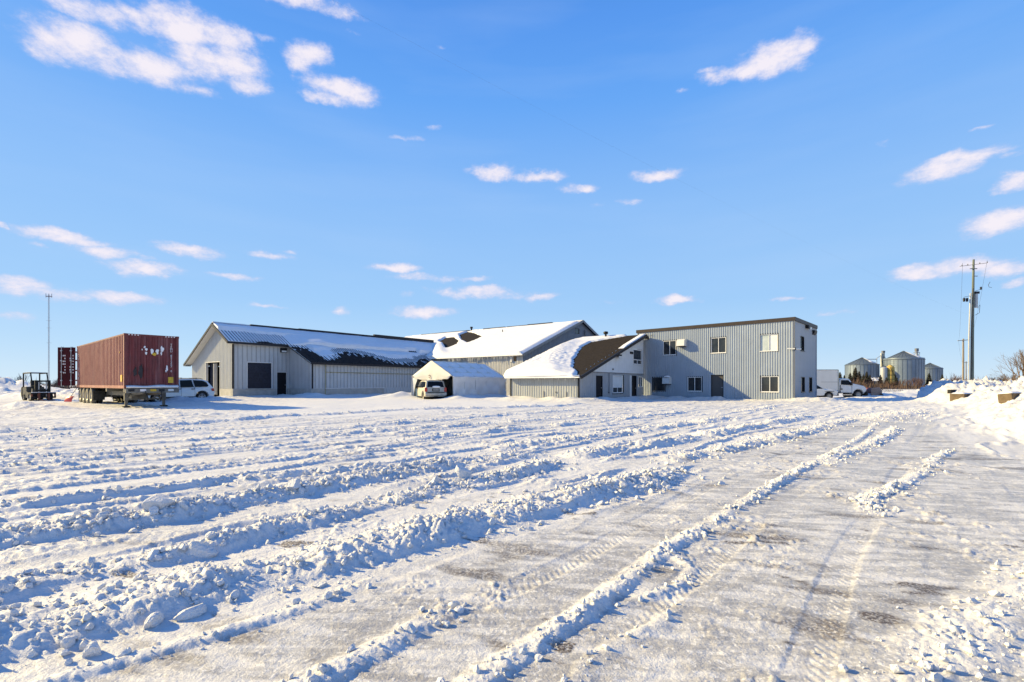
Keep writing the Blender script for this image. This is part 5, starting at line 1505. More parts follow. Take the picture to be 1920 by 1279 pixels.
boxes('mast_crossbar', 'forklift_black', fk, (.74, .84, -.31, .31, 1.46, 1.57), (.74, .84, -.31, .31, .75, .86))
boxes('carriage', 'forklift_black', fk, (.95, 1.015, -.72, .72, .22, .34), (.95, 1.015, -.72, .72, .52, .64))
boxes('carriage_post', 'rust_orange', fk, (.94, 1.01, -.34, -.20, .341, .519), (.94, 1.01, .20, .34, .341, .519), (.94, 1.01, -.72, -.62, .341, .519), (.94, 1.01, .62, .72, .341, .519))
boxes('carriage_snow', 'snow', fk, (.94, 1.03, -.7, .7, .642, .68))
for s in (1, -1):
    wheel(fk, .45, s * .52, .33, .33, .24, 'rim_steel', 'rubber', .55, s); wheel(fk, -1.0, s * .46, .27, .27, .2, 'rim_steel', 'rubber', .55, s)
MB().tube([(-1.05, .0, 1.35), (-1.05, .35, 1.35)], .16, 12).build('gas_bottle', 'rust_orange', fk)

# ---- red snow shovel ----
sv = thing('snow_shovel', (-31.0, 33.6, .02), R(-15), 'red snow shovel with blue handle leaning by the trailer wheels', 'shovel')
xs = np.linspace(-.36, .36, 12); vs = np.linspace(0, 1, 9); A, B = np.meshgrid(xs, vs, indexing='ij')
P = np.stack([A * (1 - .15 * B), .10 * B + .12 * B ** 2 - .10 * (1 - (A / .36) ** 2) * B, .03 + .50 * B - .12 * B ** 3], -1)
Q = P + np.array([0, .012, .008])
F1 = gridfaces(12, 9)
npmesh('blade', np.concatenate([P.reshape(-1, 3), Q.reshape(-1, 3)]), np.concatenate([F1, F1[:, ::-1] + 108]), 'shovel_red', sv)
MB().tube([(.0, .16, .36), (.18, .42, .95), (.30, .62, 1.45)], .02, 8).build('handle', 'shovel_blue', sv)
MB().tube([(.22, .66, 1.46), (.38, .60, 1.47)], .02, 8).build('grip', 'black_plastic', sv)

# ---- box truck with plough, and the pickup in front of it ----
bt = thing('box_truck', (42.4, 60.4, -.50), R(-3), 'white box truck with long hood and a snow pusher blade behind the office', 'truck')
boxes('cargo_box', 'box_white', bt, (-8.6, -2.15, -1.2, 1.2, 1.05, 3.52))
boxes('box_edge', 'leg_metal', bt, (-2.20, -2.11, -1.23, 1.23, 1.0, 3.56)); boxes('box_top_rail', 'dark_trim', bt, (-8.6, -2.21, -1.23, 1.23, 3.521, 3.57)); boxes('box_front_panel', 'dark_trim', bt, (-2.109, -2.06, -1.0, 1.0, 1.2, 3.4))
boxes('box_seam', 'grey_trim', bt, (-4.2, -2.25, -1.212, -1.201, 2.02, 2.05))
prof = [(-1.95, .95), (-1.95, 2.15), (-1.8, 2.42), (-1.4, 2.50), (-.75, 2.44), (-.35, 1.86), (.25, 1.74), (1.0, 1.55), (1.25, 1.35), (1.32, .85), (1.05, .72), (.98, .55)] + arch(.30, .5, .62, .60, 9, False) + [(-.45, .60), (-.5, .70), (-1.7, .70)]
c = Car(bt, 'white_paint', prof, 2.30, 1.6, .10, .10, (.09, .03))
c.panel([(-1.72, 1.72), (-1.70, 2.26), (-.88, 2.26), (-.58, 1.86), (-.62, 1.66)], 'window', 'car_glass', proud=.012)
c.across((-.34, 1.88), (-.74, 2.40), .86, .84, 'windshield', 'car_glass')
c.panel([(-1.82, 1.65), (-1.84, .75), (-1.80, .75), (-1.78, 1.65)], 'door_seam', 'car_trim', proud=.004); c.panel([(-.5, 1.55), (-.52, .8), (-.50, .8), (-.48, 1.55)], 'door_seam', 'car_trim', proud=.004)
c.panel([(-1.76, 1.22), (-1.60, 1.22), (-1.60, 1.10), (-1.76, 1.10)], 'door_handle', 'car_trim', proud=.03)
for s in (1, -1):
    MB().bar((-.60, s * 1.25, 1.62), (-.60, s * 1.25, 2.02), .12, .20).build('mirror', 'dark_trim', bt)
    wheel(bt, .30, s * 1.0, .50, .50, .28, 'rim_steel', 'rubber', .60, s); wheel(bt, -6.4, s * .98, .50, .50, .5, 'rim_steel', 'rubber', .60, s)
MB().rev([(.60, -.98), (.60, .98)], (.30, 0, .5), 'y', 20).build('wheel_well', 'interior_dark', bt)
boxes('frame_rail', 'car_trim', bt, (-8.4, -.5, -.5, -.38, .62, .84), (-8.4, -.5, .38, .5, .62, .84))
MB().rev([(0, -.55), (.27, -.55), (.27, .55), (0, .55)], (-2.75, -1.0, .85), 'x', 16).build('fuel_tank', 'chrome', bt, 40)
boxes('running_board', 'chrome', bt, (-1.6, -.5, -1.2, -1.0, .42, .50)); boxes('bumper', 'car_trim', bt, (1.20, 1.42, -1.15, 1.15, .42, .86)); boxes('grille', 'chrome', bt, (1.26, 1.34, -.5, .5, .9, 1.32))
boxes('headlamp', 'lamp_lens', bt, (1.12, 1.30, -1.02, -.70, 1.0, 1.25), (1.12, 1.30, .70, 1.02, 1.0, 1.25))
sc = np.linspace(-1, 1, 14); xs = np.linspace(-.3, 1.1, 14); A, B = np.meshgrid(xs, sc, indexing='ij')
P = np.stack([A, B * .95, np.interp(A, [-.35, .25, 1.0, 1.2], [1.86, 1.74, 1.55, 1.40]) + .07 * (1 - B ** 4) * (1 - ((A - .4) / .72) ** 6) - .02], -1)
npmesh('hood_snow', P.reshape(-1, 3), gridfaces(14, 14), 'snow', bt)
pb = MB().prism([(1.7, .12), (2.0, .05), (2.75, .02), (2.95, .10), (2.98, 1.0), (2.70, 1.38), (2.2, 1.35), (1.7, 1.25)], 'y', -1.30, -1.22).build('plough_side', 'plow_grey', bt)
MB().prism([(1.7, .12), (2.0, .05), (2.75, .02), (2.95, .10), (2.98, 1.0), (2.70, 1.38), (2.2, 1.35), (1.7, 1.25)], 'y', 1.22, 1.30).build('plough_side', 'plow_grey', bt)
m = MB()
for k in range(8):
    a0, a1 = -1.1 + k * .27, -1.1 + (k + 1) * .27
    m.add([(2.15 + .75 * (1 - math.cos(a)) * .9, y, .72 + .68 * math.sin(a)) for a in (a0, a1) for y in (-1.22, 1.22)], [(0, 1, 3, 2)])
m.build('plough_blade', 'plow_red', bt, 60)
for z in (.35, .75, 1.1): boxes('plough_rib', 'plow_grey', bt, (1.75, 2.9, -1.34, -1.301, z, z + .07))
boxes('plough_arm', 'plow_grey', bt, (1.40, 2.3, -.5, -.38, .40, .55), (1.40, 2.3, .38, .5, .40, .55))
MB().rev([(.3, -.05), (.3, .05), (0, .05)], (2.8, -1.36, .32), 'y', 16).build('plough_skid', 'rubber', bt)
MB().bar((2.9, -1.25, 1.35), (3.15, -1.2, 1.05), .05, .05).build('marker_rod', 'car_trim', bt)

pk = thing('white_pickup', (35.75, 55.2, -.50), R(-2), 'white pickup with its hood showing past the office corner, in front of the box truck', 'pickup truck')
prof = [(.95, .50), (1.0, .80), (.90, 1.06), (.3, 1.18), (-.55, 1.22), (-1.35, 1.80), (-2.4, 1.86), (-2.9, 1.78), (-3.05, 1.2), (-5.0, 1.2), (-5.05, .55)] + [(-4.4, .5)] + arch(-3.75, .42, .52, .5, 9, True) + [(-3.1, .45), (-.7, .45)] + arch(0, .42, .52, .5, 9, True) + [(.7, .48)]
c = Car(pk, 'white_paint', prof, 1.98, 1.2, .2, .09)
c.panel([(-.70, 1.26), (-1.34, 1.70), (-1.75, 1.74), (-1.72, 1.24)], 'window', 'car_glass'); c.panel([(-1.85, 1.24), (-1.88, 1.75), (-2.75, 1.72), (-2.85, 1.24)], 'window', 'car_glass')
c.across((-.56, 1.24), (-1.34, 1.78), .86, .84, 'windshield', 'car_glass')
c.panel([(.90, 1.04), (.50, 1.08), (.55, .90), (.96, .82)], 'headlamp', 'lamp_lens', proud=.012)
for s in (1, -1):
    wheel(pk, 0, s * .86, .42, .42, .27, 'rim_steel', 'rubber', .60, s); wheel(pk, -3.75, s * .86, .42, .42, .27, 'rim_steel', 'rubber', .60, s)
MB().rev([(.51, -.84), (.51, .84)], (0, 0, .42), 'y', 20).build('wheel_well', 'interior_dark', pk)
boxes('bumper', 'grey_trim', pk, (.93, 1.10, -.92, .92, .45, .72)); boxes('fender_trim', 'car_trim', pk, (-.50, .50, -.992, -.94, .9301, .97))
A, B = np.meshgrid(np.linspace(-.4, .75, 12), np.linspace(-1, 1, 12), indexing='ij')
P = np.stack([A, B * .84, np.interp(A, [-.55, .3, .9], [1.22, 1.18, 1.06]) + .06 * (1 - B ** 4) * (1 - ((A - .17) / .6) ** 6) - .015], -1)
npmesh('hood_snow', P.reshape(-1, 3), gridfaces(12, 12), 'snow', pk)

# ------------------------------------------------------------------ far things
def tower_silo(name, x, y, dia, eave, peak, label, snow_to=(.2, 1.9), ladder=True):
    z0 = -.6
    t = thing(name, (x, y, z0), 0, label, 'grain bin', 'galvanised grain bins beyond the field')
    r = dia / 2; H = eave
    prof = []; z = 0.0; k = 0
    while z < H - .01:
        prof += [(r, z), (r + .035, z + .42), (r, z + .82)]; z += .84
    prof.append((r, H))
    MB().rev(prof, (0, 0, 0), 'z', 48).build('wall', 'silo_metal', t, 30)
    m = MB()
    for k in range(30):
        a = 2 * math.pi * k / 30; m.bar((math.cos(a) * (r + .05), math.sin(a) * (r + .05), 0), (math.cos(a) * (r + .05), math.sin(a) * (r + .05), H), .07, .10, (math.cos(a), math.sin(a), 0))
    m.build('stiffeners', 'silo_roof', t, kind='stuff')
    MB().rev([(r + .25, H - .12), (r + .25, H), (.55, peak - .1), (.55, peak + .15), (0, peak + .35)], (0, 0, 0), 'z', 40).build('roof', 'silo_roof', t, 30)
    m = MB()
    for k in range(24):
        a = 2 * math.pi * k / 24; m.bar((math.cos(a) * (r + .2), math.sin(a) * (r + .2), H + .03), (math.cos(a) * .6, math.sin(a) * .6, peak - .05), .06, .09)
    m.build('roof_ribs', 'silo_roof', t, kind='stuff')
    # snow left on the lee of the cone
    aa = np.linspace(snow_to[0] - math.pi / 2, snow_to[1] - math.pi / 2, 24); ff = np.linspace(.08, .97, 16); A, B = np.meshgrid(aa, ff, indexing='ij')
    rad_ = B * (r + .15); zz = peak - .1 + (H - peak + .1) * (rad_ - .55) / (r + .25 - .55)
    ed = .38 * np.minimum(np.minimum((A - A.min()) / .4, (A.max() - A) / .4), 1) - .10 + .35 * fbm(A * 3 + x, B * 4, 411, 3) - .25 * sstep(.6, 1, B)
    npmesh('roof_snow', np.stack([np.cos(A) * rad_, np.sin(A) * rad_, zz + np.clip(ed, -.15, .25)], -1).reshape(-1, 3), gridfaces(24, 16), 'snow', t)
    m = MB()
    for s in (-.2, .2): m.bar((s, -r - .15, 0), (s, -r - .15, H), .05, .05)
    for k in range(int(H / .6)): m.bar((-.2, -r - .15, .3 + k * .6), (.2, -r - .15, .3 + k * .6), .04, .04)
    if ladder: m.build('ladder', 'galvanised', t)
    return t
YB = 205.0
def bx_(u, Y=YB): return (u - 960) / 903 * Y
tower_silo('grain_bin', bx_(1616), YB, 11.8, 10.0, 12.9, 'left grain bin with snow patch on its cone roof', (.1, 1.7))
tower_silo('grain_bin', bx_(1694, YB - 4), YB - 4, 13.6, 12.0, 15.4, 'widest and tallest grain bin in the middle of the group', (.1, 2.0))
tower_silo('grain_bin', bx_(1743.5, YB + 14), YB + 14, 8.9, 8.8, 11.2, 'smaller right hand grain bin behind the widest one', (1.2, 2.2))
dr = thing('grain_dryer', (bx_(1659, 188), 188, -.6), 0, 'yellow tower grain dryer squeezed between the left and middle bins', 'grain dryer')
MB().rev([(1.35, 2.0), (1.35, 8.4), (.4, 9.2), (0, 9.2)], (.6, -2, 0), 'z', 14).build('drum', 'yellow_dryer', dr, 30)
MB().rev([(1.2, 0), (1.2, 8.0), (1.0, 8.3), (0, 8.6)], (-1.5, -1.5, 0), 'z', 14).build('casing', 'galvanised', dr, 30)
for z in (3.6, 5.2, 6.8): MB().rev([(1.39, 0), (1.39, .2)], (.6, -2, z), 'z', 14).build('band', 'brown_trim', dr)
MB().bar((-.6, -3.5, 8.2), (1.8, -3.5, 3.8), .12, .12).build('stair_rail', 'brown_trim', dr)
lg = thing('bucket_elevator', (bx_(1655), YB, -.6), 0, 'tall pale bucket elevator leg rising left of the middle bin', 'grain elevator')
MB().box(-.75, -.12, -.3, .3, 0, 15.0).build('leg_casing', 'leg_metal', lg); MB().box(.1, .7, -.3, .3, 0, 15.2).build('leg_casing', 'leg_metal', lg)
MB().box(-.2, .75, -.45, .45, 15.2, 16.0).build('head', 'grey_trim', lg)
for k in range(5): MB().bar((-.5, -.4, 3 + k * 2.3), (.6, -.4, 4.4 + k * 2.3), .09, .09).build('brace', 'galvanised', lg)
MB().tube([(-.3, 0, 14.4), (-2.8, 0, 12.6)], .11, 6).build('spout', 'galvanised', lg); MB().tube([(.5, 0, 13.8), (3.2, 0, 10.4)], .11, 6).build('spout', 'galvanised', lg)
MB().box(-9.0, -2.4, -.2, .2, 12.25, 12.55).build('conveyor', 'galvanised', lg)
MB().tube([(-2.7, -.3, 0), (-2.7, -.3, 12.8)], .11, 6).build('support_post', 'galvanised', lg); MB().tube([(-2.2, -.3, 0), (-.7, -.3, 9)], .09, 6).build('support_post', 'galvanised', lg)
l2 = thing('bucket_elevator', (bx_(1719, YB + 8), YB + 8, -.6), 0, 'bucket elevator tower behind the middle and right bins with two spouts', 'grain elevator')
for s in (-.8, .8):
    for q in (-.8, .8): MB().tube([(s, q, 0), (s * .8, q * .8, 15.5)], .10, 5).build('tower_post', 'galvanised', l2)
for k in range(8):
    MB().bar((-.8, -.8, 1 + k * 1.8), (.8, -.8, 2.7 + k * 1.8), .08, .08).build('brace', 'galvanised', l2)
MB().box(-.3, .3, -.3, .3, 0, 16.2).build('leg_casing', 'galvanised', l2); MB().box(-.9, .9, -.7, .7, 15.6, 15.85).build('platform', 'grey_trim', l2); MB().box(-.55, .5, -.5, .5, 16.2, 17.6).build('head', 'grey_trim', l2)
MB().tube([(-.4, 0, 14.6), (-4.0, -3, 11.6)], .11, 6).build('spout', 'galvanised', l2); MB().tube([(.4, 0, 15.4), (5.6, 3, 10.9)], .11, 6).build('spout', 'galvanised', l2)
sh_ = thing('farm_shed', (bx_(1644, 190), 190, -.6), 0, 'small pale farm shed with snowy red roof among the trees below the bins', 'shed')
MB().box(-3.6, 3.6, -2, 2, 0, 3.0).build('wall', 'pale_cement', sh_)
MB().add([(-3.8, -2.3, 2.9), (3.8, -2.3, 2.9), (3.8, 0, 4.3), (-3.8, 0, 4.3), (-3.8, 2.3, 2.9), (3.8, 2.3, 2.9)], [(0, 1, 2, 3), (3, 2, 5, 4), (0, 3, 4), (1, 5, 2)]).build('roof', 'red_roof', sh_)
snowsheet('roof_snow', sh_, (-3.6, -2.2, 2.95), (1, 0, 0), 7.2, (0, 2.2, 1.35), .2, lambda a, b: .08 + .5 * fbm(a / 1.5, b / 1.2, 431, 3))

# trees
def bare_tree(name, x, y, z, h, label, seed, mat='bark', spread=.55, lean=(0, 0), group='bare trees', depth=5, stems=1, thick=.03, cat='tree'):
    r_ = random.Random(seed)
    t = thing(name, (x, y, z), 0, label, cat, group)
    tk, br = MB(), MB()
    def grow(p, d, l, rd, lev, mb):
        q = p + d * l
        mid = p + d * l * .5 + Vector((r_.uniform(-1, 1), r_.uniform(-1, 1), 0)) * l * .05
        mb.tube([p, mid, q], [rd, rd * .85, rd * .68], 5 if lev < 2 else 3, False)
        if lev >= depth: return
        n = r_.choice((2, 3, 3)) if lev else r_.choice((3, 4))
        for k in range(n):
            s = r_.uniform(.35, 1.0) if k else 1.0
            a = r_.uniform(0, 6.28); sp = spread * r_.uniform(.5, 1.3) * (.45 if k == 0 else 1)
            u = d.orthogonal().normalized(); w = d.cross(u)
            nd_ = (d + (u * math.cos(a) + w * math.sin(a)) * sp + Vector((0, 0, .10))).normalized()
            grow(p + (q - p) * s, nd_, l * r_.uniform(.58, .82), rd * (.66 if k == 0 else .5), lev + 1, br)
    for sidx in range(stems):
        d0 = Vector((lean[0] + r_.uniform(-.25, .25) * (stems > 1), lean[1] + r_.uniform(-.25, .25) * (stems > 1), 1)).normalized()
        grow(Vector((r_.uniform(-.3, .3) * (stems > 1), r_.uniform(-.3, .3) * (stems > 1), -.3)), d0, h * .30, h * thick, 0, tk)
    tk.build('trunk', mat, t); br.build('crown', mat, t)
    return t
def spruce_tree(x, y, z, h, label, seed):
    r_ = random.Random(seed)
    t = thing('spruce_tree', (x, y, z), 0, label, 'spruce tree', 'spruces in front of the grain bins')
    MB().tube([(0, 0, -.3), (0, 0, h * .97)], [h * .022, .02], 6).build('trunk', 'bark', t)
    m = MB(); n = int(h * 46)
    for k in range(n):
        f = (k + r_.random()) / n; zz = h * (.10 + .88 * f); ln = (1 - f) ** .75 * h * .34 * r_.uniform(.5, 1.2) + .2
        a = r_.uniform(0, 6.28); dz = -ln * r_.uniform(.15, .5)
        dx, dy = math.cos(a), math.sin(a); w = ln * .34
        tip = (dx * ln, dy * ln, zz + dz); b0 = (-dy * w * .4, dx * w * .4, zz); b1 = (dy * w * .4, -dx * w * .4, zz); md = (dx * ln * .55 - dy * w, dy * ln * .55 + dx * w, zz + dz * .75); me_ = (dx * ln * .55 + dy * w, dy * ln * .55 - dx * w, zz + dz * .75)
        dn = (dx * ln * .5, dy * ln * .5, zz + dz * .5 - ln * .22)
        m.add([b0, b1, md, me_, tip, dn], [(0, 1, 3, 2), (2, 3, 4), (2, 5, 3)])
    m.build('crown', 'spruce', t)
SP = [(1594, 6.2, 'spruce standing farthest left in front of the left bin'), (1604, 8.4, 'tallest pointed spruce in front of the left bin'), (1611, 7.0, 'spruce just right of the tallest pointed one'), (1619, 5.6, 'spruce in front of the middle of the left bin'),
      (1625, 6.8, 'broad spruce near the right edge of the left bin'), (1631, 5.6, 'spruce beside the small farm shed'), (1651, 5.4, 'spruce in front of the farm shed wall'), (1662, 4.6, 'spruce below the yellow dryer'), (1676, 7.0, 'dark spruce in front of the widest bin at its left'), (1681, 4.6, 'short spruce right of the dark spruce at the widest bin'), (1742, 6.2, 'spruce in front of the right hand bin'), (1767, 5.6, 'spruce right of all the bins'), (1575, 6.6, 'spruce showing above the box truck'), (1583, 5.4, 'shorter spruce right above the truck cab')]
for i, (u, h, lab) in enumerate(SP):
    Y = 176 + (i * 37 % 11); spruce_tree(bx_(u, Y), Y, -.6, h, lab, 500 + i)
BT = [(1636, 178, 4.5, 'bare reddish shrub tree at the left edge of the farm shed'), (1668, 174, 4.2, 'bare reddish shrub tree under the yellow dryer'), (1690, 172, 4.6, 'bare reddish shrub tree in front of the widest bin at centre'), (1703, 175, 4.4, 'bare shrub tree in front of the widest bin at right of centre'), (1716, 172, 5.4, 'tall bare shrub tree at the right edge of the widest bin'), (1727, 176, 5.0, 'bare shrub tree between the widest and right bins'), (1752, 178, 4.2, 'bare shrub tree at the right edge of the right bin'), (1779, 170, 5.0, 'bare brown tree left of the utility poles'), (1794, 160, 6.0, 'wide bare brown tree just left of the utility poles')]
for i, (u, Y, h, lab) in enumerate(BT):
    bare_tree('bare_tree', bx_(u, Y), Y, -.6, h, lab, 600 + i, 'bark_red', .6, group='bare trees below the grain bins', depth=5, stems=3, thick=.032)
bare_tree('bare_tree', bx_(1922, 52), 52, -.3, 7.0, 'large bare tan tree at the right edge of the picture', 701, 'bark_tan', .62, (-.12, 0), 'bare trees at the right edge', 6, 2, .022)
bare_tree('bare_tree', bx_(1905, 62), 62, -.3, 3.6, 'low bushy tan tree under the large right edge tree', 702, 'bark_tan', .7, (0, 0), 'bare trees at the right edge', 5, 5, .016)
for i, (u, h, lab) in enumerate([(1862, 5.0, 'far bare tree left of the right edge tree'), (1874, 5.6, 'second far bare tree from the utility poles behind the snow bank'), (1886, 6.2, 'third far bare tree behind the snow bank'), (1896, 6.0, 'far bare tree nearest the large right edge tree')]):
    bare_tree('bare_tree', bx_(u, 150), 150, -.6, h, lab, 710 + i, 'bark', .5, group='far bare trees at right', depth=5, stems=2, thick=.03)
for i, (u, Y, h, ln, lab) in enumerate([(14, 150, 5.6, (.55, 0), 'leaning bare pole tree rising from the far left mound'), (32, 150, 5.2, (0, 0), 'bare tree left of the forklift on the horizon'), (38, 152, 5.8, (.05, 0), 'tallest bare tree left of the forklift on the horizon'), (47, 160, 6.2, (0, 0), 'faint bare tree just left of the forklift cage'), (104, 150, 4.2, (0, 0), 'bare tree right of the forklift'), (111, 152, 4.6, (0, 0), 'bare tree just left of the open container door')]):
    bare_tree('bare_tree', bx_(u, Y), Y, -.6, h, lab, 730 + i, 'bark', .5, ln, 'bare trees on the left horizon', 5 if i != 0 else 2, 1 if i < 4 else 3, .03)
# brush hedges, one mass
def brush(name, segs, label, seed):
    r_ = np.random.RandomState(seed); V = []; F = []
    for (u0, u1, Y0, Y1, h, n) in segs:
        u = r_.uniform(u0, u1, n); Y = r_.uniform(Y0, Y1, n); x = (u - 960) / 903 * Y; hh = h * r_.uniform(.25, 1.1, n) * (.45 + 2.6 * np.abs(fbm(u / 6, Y / 9, seed, 3)))
        a = r_.uniform(0, 6.28, n); w = r_.uniform(.05, .16, n); lx = r_.normal(0, .28, n) * hh; b = len(V) * 3
        z = np.full(n, -.7)
        P = np.stack([np.stack([x - np.cos(a) * w, Y - np.sin(a) * w, z], -1), np.stack([x + np.cos(a) * w, Y + np.sin(a) * w, z], -1), np.stack([x + lx, Y, z + hh + .3], -1)], 1)
        V.append(P.reshape(-1, 3))
    V = np.concatenate(V); F = np.arange(len(V)).reshape(-1, 3)
    npmesh(name, V, F, 'brush', smooth=False, kind='stuff', label=label, cat='brush')
brush('brush_hedge', [(1555, 1800, 165, 182, 1.7, 5200), (1590, 1665, 168, 178, 3.0, 1300), (1780, 1830, 150, 170, 3.2, 1500)], 'reddish brown leafless brush hedge below the grain bins', 801)
brush('brush_line', [(0, 130, 140, 165, 2.2, 3000), (130, 340, 180, 220, 1.6, 1500)], 'dark leafless brush along the left horizon', 802)
brush('brush_thicket', [(1838, 1960, 120, 160, 2.8, 3600), (1885, 1960, 58, 66, 1.9, 1500)], 'brown leafless thicket behind the right snow bank', 803)
r_ = np.random.RandomState(9)
n = 2600; u = r_.uniform(1640, 1900, n); Y = r_.uniform(100, 150, n); x = (u - 960) / 903 * Y; h = r_.uniform(.12, .5, n); a = r_.uniform(0, 6.28, n)
P = np.stack([np.stack([x - .04 * np.cos(a), Y, np.full(n, -.55)], -1), np.stack([x + .04 * np.cos(a), Y, np.full(n, -.55)], -1), np.stack([x + r_.normal(0, .1, n), Y, -.5 + h], -1)], 1).reshape(-1, 3)
npmesh('field_stubble', P, np.arange(3 * n).reshape(-1, 3), 'stake_wood', smooth=False, kind='stuff', label='dry stubble poking through the far snowy field', cat='stubble')

# poles
pl = thing('utility_pole', (40.1, 42.0, -.4), 0, 'tallest utility pole with crossarm, white conduit and yellow guard near the snow bank', 'utility pole', 'wooden utility poles')
MB().tube([(0, 0, -.3), (.05, 0, 6), (.16, 0, 12.55)], [.14, .115, .075], 14).build('shaft', 'pole_green', pl, 40)
MB().tube([(-.34, -.05, -.3), (-.30, -.05, 5.5), (-.16, -.05, 9.6)], .055, 10).build('conduit', 'conduit', pl, 40)
MB().tube([(-.21, -.10, -.3), (-.15, -.10, 6), (-.02, -.12, 10.0)], .04, 8).build('cable_riser', 'wire', pl, 40)
MB().box(-.02, .16, -.26, -.20, .3, 2.1).build('guard', 'guard_yellow', pl)
MB().bar((-1.05, 0, 11.95), (1.35, 0, 12.25), .028, .03).build('crossarm', 'bark_tan', pl)
for s in (-.95, -.45, .6, 1.25): MB().rev([(.0, .0), (.03, .02), (.04, .07), (.03, .11), (0, .13)], (.1 + s, 0, 12.10 + s * .125), 'z', 8).build('insulator', 'grey_trim', pl, 60)
MB().bar((-.15, 0, 11.75), (.45, 0, 11.75), .08, .06).build('bracket', 'grey_trim', pl); MB().bar((.1, 0, 11.1), (.5, 0, 11.1), .05, .05).build('bracket', 'grey_trim', pl)
MB().tube([(.36, 0, 8.35), (.36, 0, 9.55)], .14, 10).build('transformer', 'galvanised', pl)
MB().box(.22, .60, -.1, .1, 9.56, 9.75).build('transformer_cap', 'dark_trim', pl)
MB().bar((.3, 0, 9.8), (.78, 0, 9.95), .03, .03).build('arrester_arm', 'wire', pl); MB().rev([(0, 0), (.07, .02), (.07, .26), (0, .28)], (.80, 0, 9.9), 'z', 8).build('arrester', 'dark_trim', pl, 60)
MB().tube([(.5, 0, 8.3), (.72, 0, 8.6), (.66, 0, 7.9), (.3, 0, 7.7)], .018, 5).build('drop_wire', 'wire', pl)
for xx in (-.62, -.36): MB().rev([(0, 0), (.08, .03), (.09, .3), (0, .36)], (xx - .1, -.05, 8.85), 'z', 8).build('floodlight', 'dark_trim', pl, 60)
MB().bar((-.75, -.05, 9.25), (-.1, -.05, 9.4), .03, .03).build('lamp_arm', 'wire', pl)
MB().tube([(1.6, 0, 10.6), (1.45, 0, 10.35), (1.5, 0, 10.15), (1.75, 0, 10.1)], .015, 4).build('loose_wire', 'wire', pl)
p2 = thing('utility_pole', (bx_(1806, 96), 96, -.6), 0, 'middle distant utility pole with a plain crossarm left of the tallest pole', 'utility pole', 'wooden utility poles')
MB().tube([(0, 0, -.3), (.02, 0, 10.9)], [.20, .14], 10).build('shaft', 'pole_wood', p2, 40); MB().bar((-1.1, 0, 10.5), (1.2, 0, 10.7), .10, .12).build('crossarm', 'pole_wood', p2)
MB().box(-.32, .10, -.35, -.22, .0, 2.0).build('marker_sleeve', 'orange_marker', p2)
p3 = thing('utility_pole', (bx_(1811.5, 190), 190, -.6), 0, 'farthest utility pole, thin, between the other two', 'utility pole', 'wooden utility poles')
MB().tube([(0, 0, -.3), (0, 0, 10.8)], [.2, .15], 8).build('shaft', 'pole_wood', p3, 40); MB().bar((-1.2, 0, 10.3), (1.2, 0, 10.4), .12, .14).build('crossarm', 'pole_wood', p3)
def wire(name, p, q, sag, rad_, label, n=24):
    p = Vector(p); q = Vector(q); pts = []
    for i in range(n + 1):
        f = i / n; a = p.lerp(q, f); a.z -= sag * 4 * f * (1 - f); pts.append(a)
    MB().tube(pts, rad_, 4, False).build(name, 'wire', None, label=label, cat='wire')
wire('service_wire', (39.9, 41.9, 7.2), (-21.6, 10, 19.0), .9, .0012, 'thin service wire running up and left from the tallest pole')
for i, (dx, lab) in enumerate(((-.95, 'left power line between the near and middle poles'), (1.2, 'right power line between the near and middle poles'))):
    wire('power_line', (40.25 + dx, 42, 11.95 + dx * .12), (bx_(1806, 96) + dx * .9, 96, 10.2), 1.6, .010, lab)
for i, (dx, lab) in enumerate(((-.95, 'left power line between the middle and far poles'), (1.1, 'right power line between the middle and far poles'))):
    wire('power_line', (bx_(1806, 96) + dx, 96, 10.1), (bx_(1811.5, 190) + dx, 190, 9.9), 2.0, .012, lab)
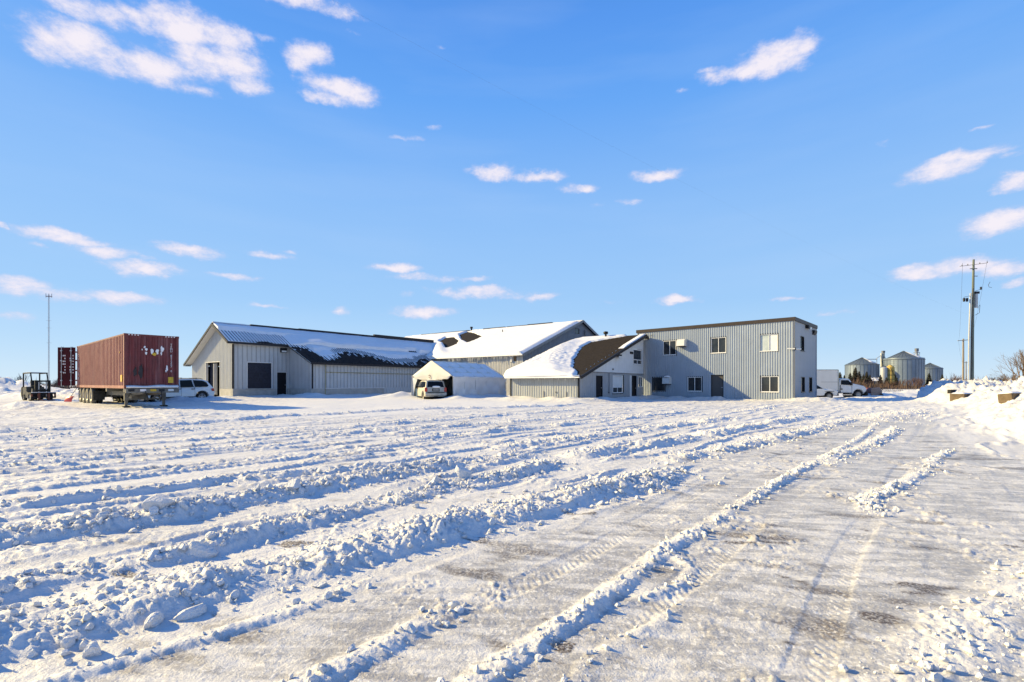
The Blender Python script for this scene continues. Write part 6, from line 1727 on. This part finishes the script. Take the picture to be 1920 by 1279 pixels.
# radio mast
mt = thing('radio_mast', (bx_(91.5, 260), 260, -.5), .4, 'thin lattice radio mast on the left horizon', 'radio mast')
HM = 50.0; tri = [(.30 * math.cos(a), .30 * math.sin(a)) for a in (0, 2.094, 4.189)]
for (x, y) in tri: MB().tube([(x, y, 0), (x, y, HM)], .055, 4).build('mast_leg', 'mast_metal', mt)
m = MB()
for k in range(100):
    for i in range(3):
        a = tri[i]; b = tri[(i + 1) % 3]; m.bar((a[0], a[1], k * .5), (b[0], b[1], k * .5 + .5), .03, .03)
m.build('lattice', 'mast_metal', mt, kind='stuff')
for z in (32, 36, 24): MB().bar((-1.0, 0, z), (1.1, 0, z), .09, .09).build('antenna_arm', 'mast_metal', mt)
MB().bar((-1.3, 0, HM - 1.0), (1.4, 0, HM - .9), .22, .5).build('antenna_arm', 'mast_metal', mt)
for x in (-1.2, 0, 1.2): MB().tube([(x, 0, HM - 1.6), (x, 0, HM + .6)], .14, 6).build('antenna', 'mast_metal', mt)

# concrete blocks in the bank
def block(x, y, z, rz, tilt, L, W, H, label):
    t = thing('concrete_block', (x, y, z), rz, label, 'concrete block', 'concrete blocks in the snow bank')
    t.rotation_euler = (tilt, 0, rz)
    b = .04; m = MB()
    V = []
    for zz, i in ((0, b), (b, 0), (H - b, 0), (H, b)):
        V += [(-L / 2 + i, -W / 2 + i, zz), (L / 2 - i, -W / 2 + i, zz), (L / 2 - i, W / 2 - i, zz), (-L / 2 + i, W / 2 - i, zz)]
    F = [(3, 2, 1, 0), (12, 13, 14, 15)]
    for k in range(3):
        for i in range(4): F.append((k * 4 + i, k * 4 + (i + 1) % 4, k * 4 + 4 + (i + 1) % 4, k * 4 + 4 + i))
    m.add(V, F).build('block', 'block_concrete', t)
    xs = np.linspace(-1, 1, 14); A, B = np.meshgrid(xs, xs, indexing='ij')
    P = np.stack([A * L * .5, B * W * .5, H - .02 + .09 * (1 - A ** 6) * (1 - B ** 6)], -1)
    npmesh('snow_cap', P.reshape(-1, 3), gridfaces(14, 14), 'snow', t)
gzv = lambda x, y: float(ground(np.array([x]), np.array([y]))[0][0])
block(28.4, 30.4, gzv(28.4, 30.4) - .28, R(28), 0, 1.4, .7, .60, 'brown concrete block at the near end of the shaded heap')
block(19.4, 18.7, gzv(19.4, 18.7) - .18, R(12), R(-6), .62, .45, .40, 'tilted brown concrete block half buried lower on the right snow bank')
st = thing('marker_stake', (bx_(1775, 50), 50, gzv(45, 50)), 0, 'wooden marker stake with white tip left of the shaded snow heap', 'stake')
MB().box(-.07, .07, -.04, .04, -.3, .95).build('post', 'stake_wood', st); MB().box(-.10, .10, -.06, .06, .95, 1.25).build('tip', 'unit_white', st)
sc_ = thing('heap_board', (29.9, 32.7, gzv(29.9, 32.7)), R(20), 'dark board edge showing in the shaded snow heap', 'board')
MB().box(-.35, .35, -.1, .1, -.1, .16).build('board', 'black_plastic', sc_)
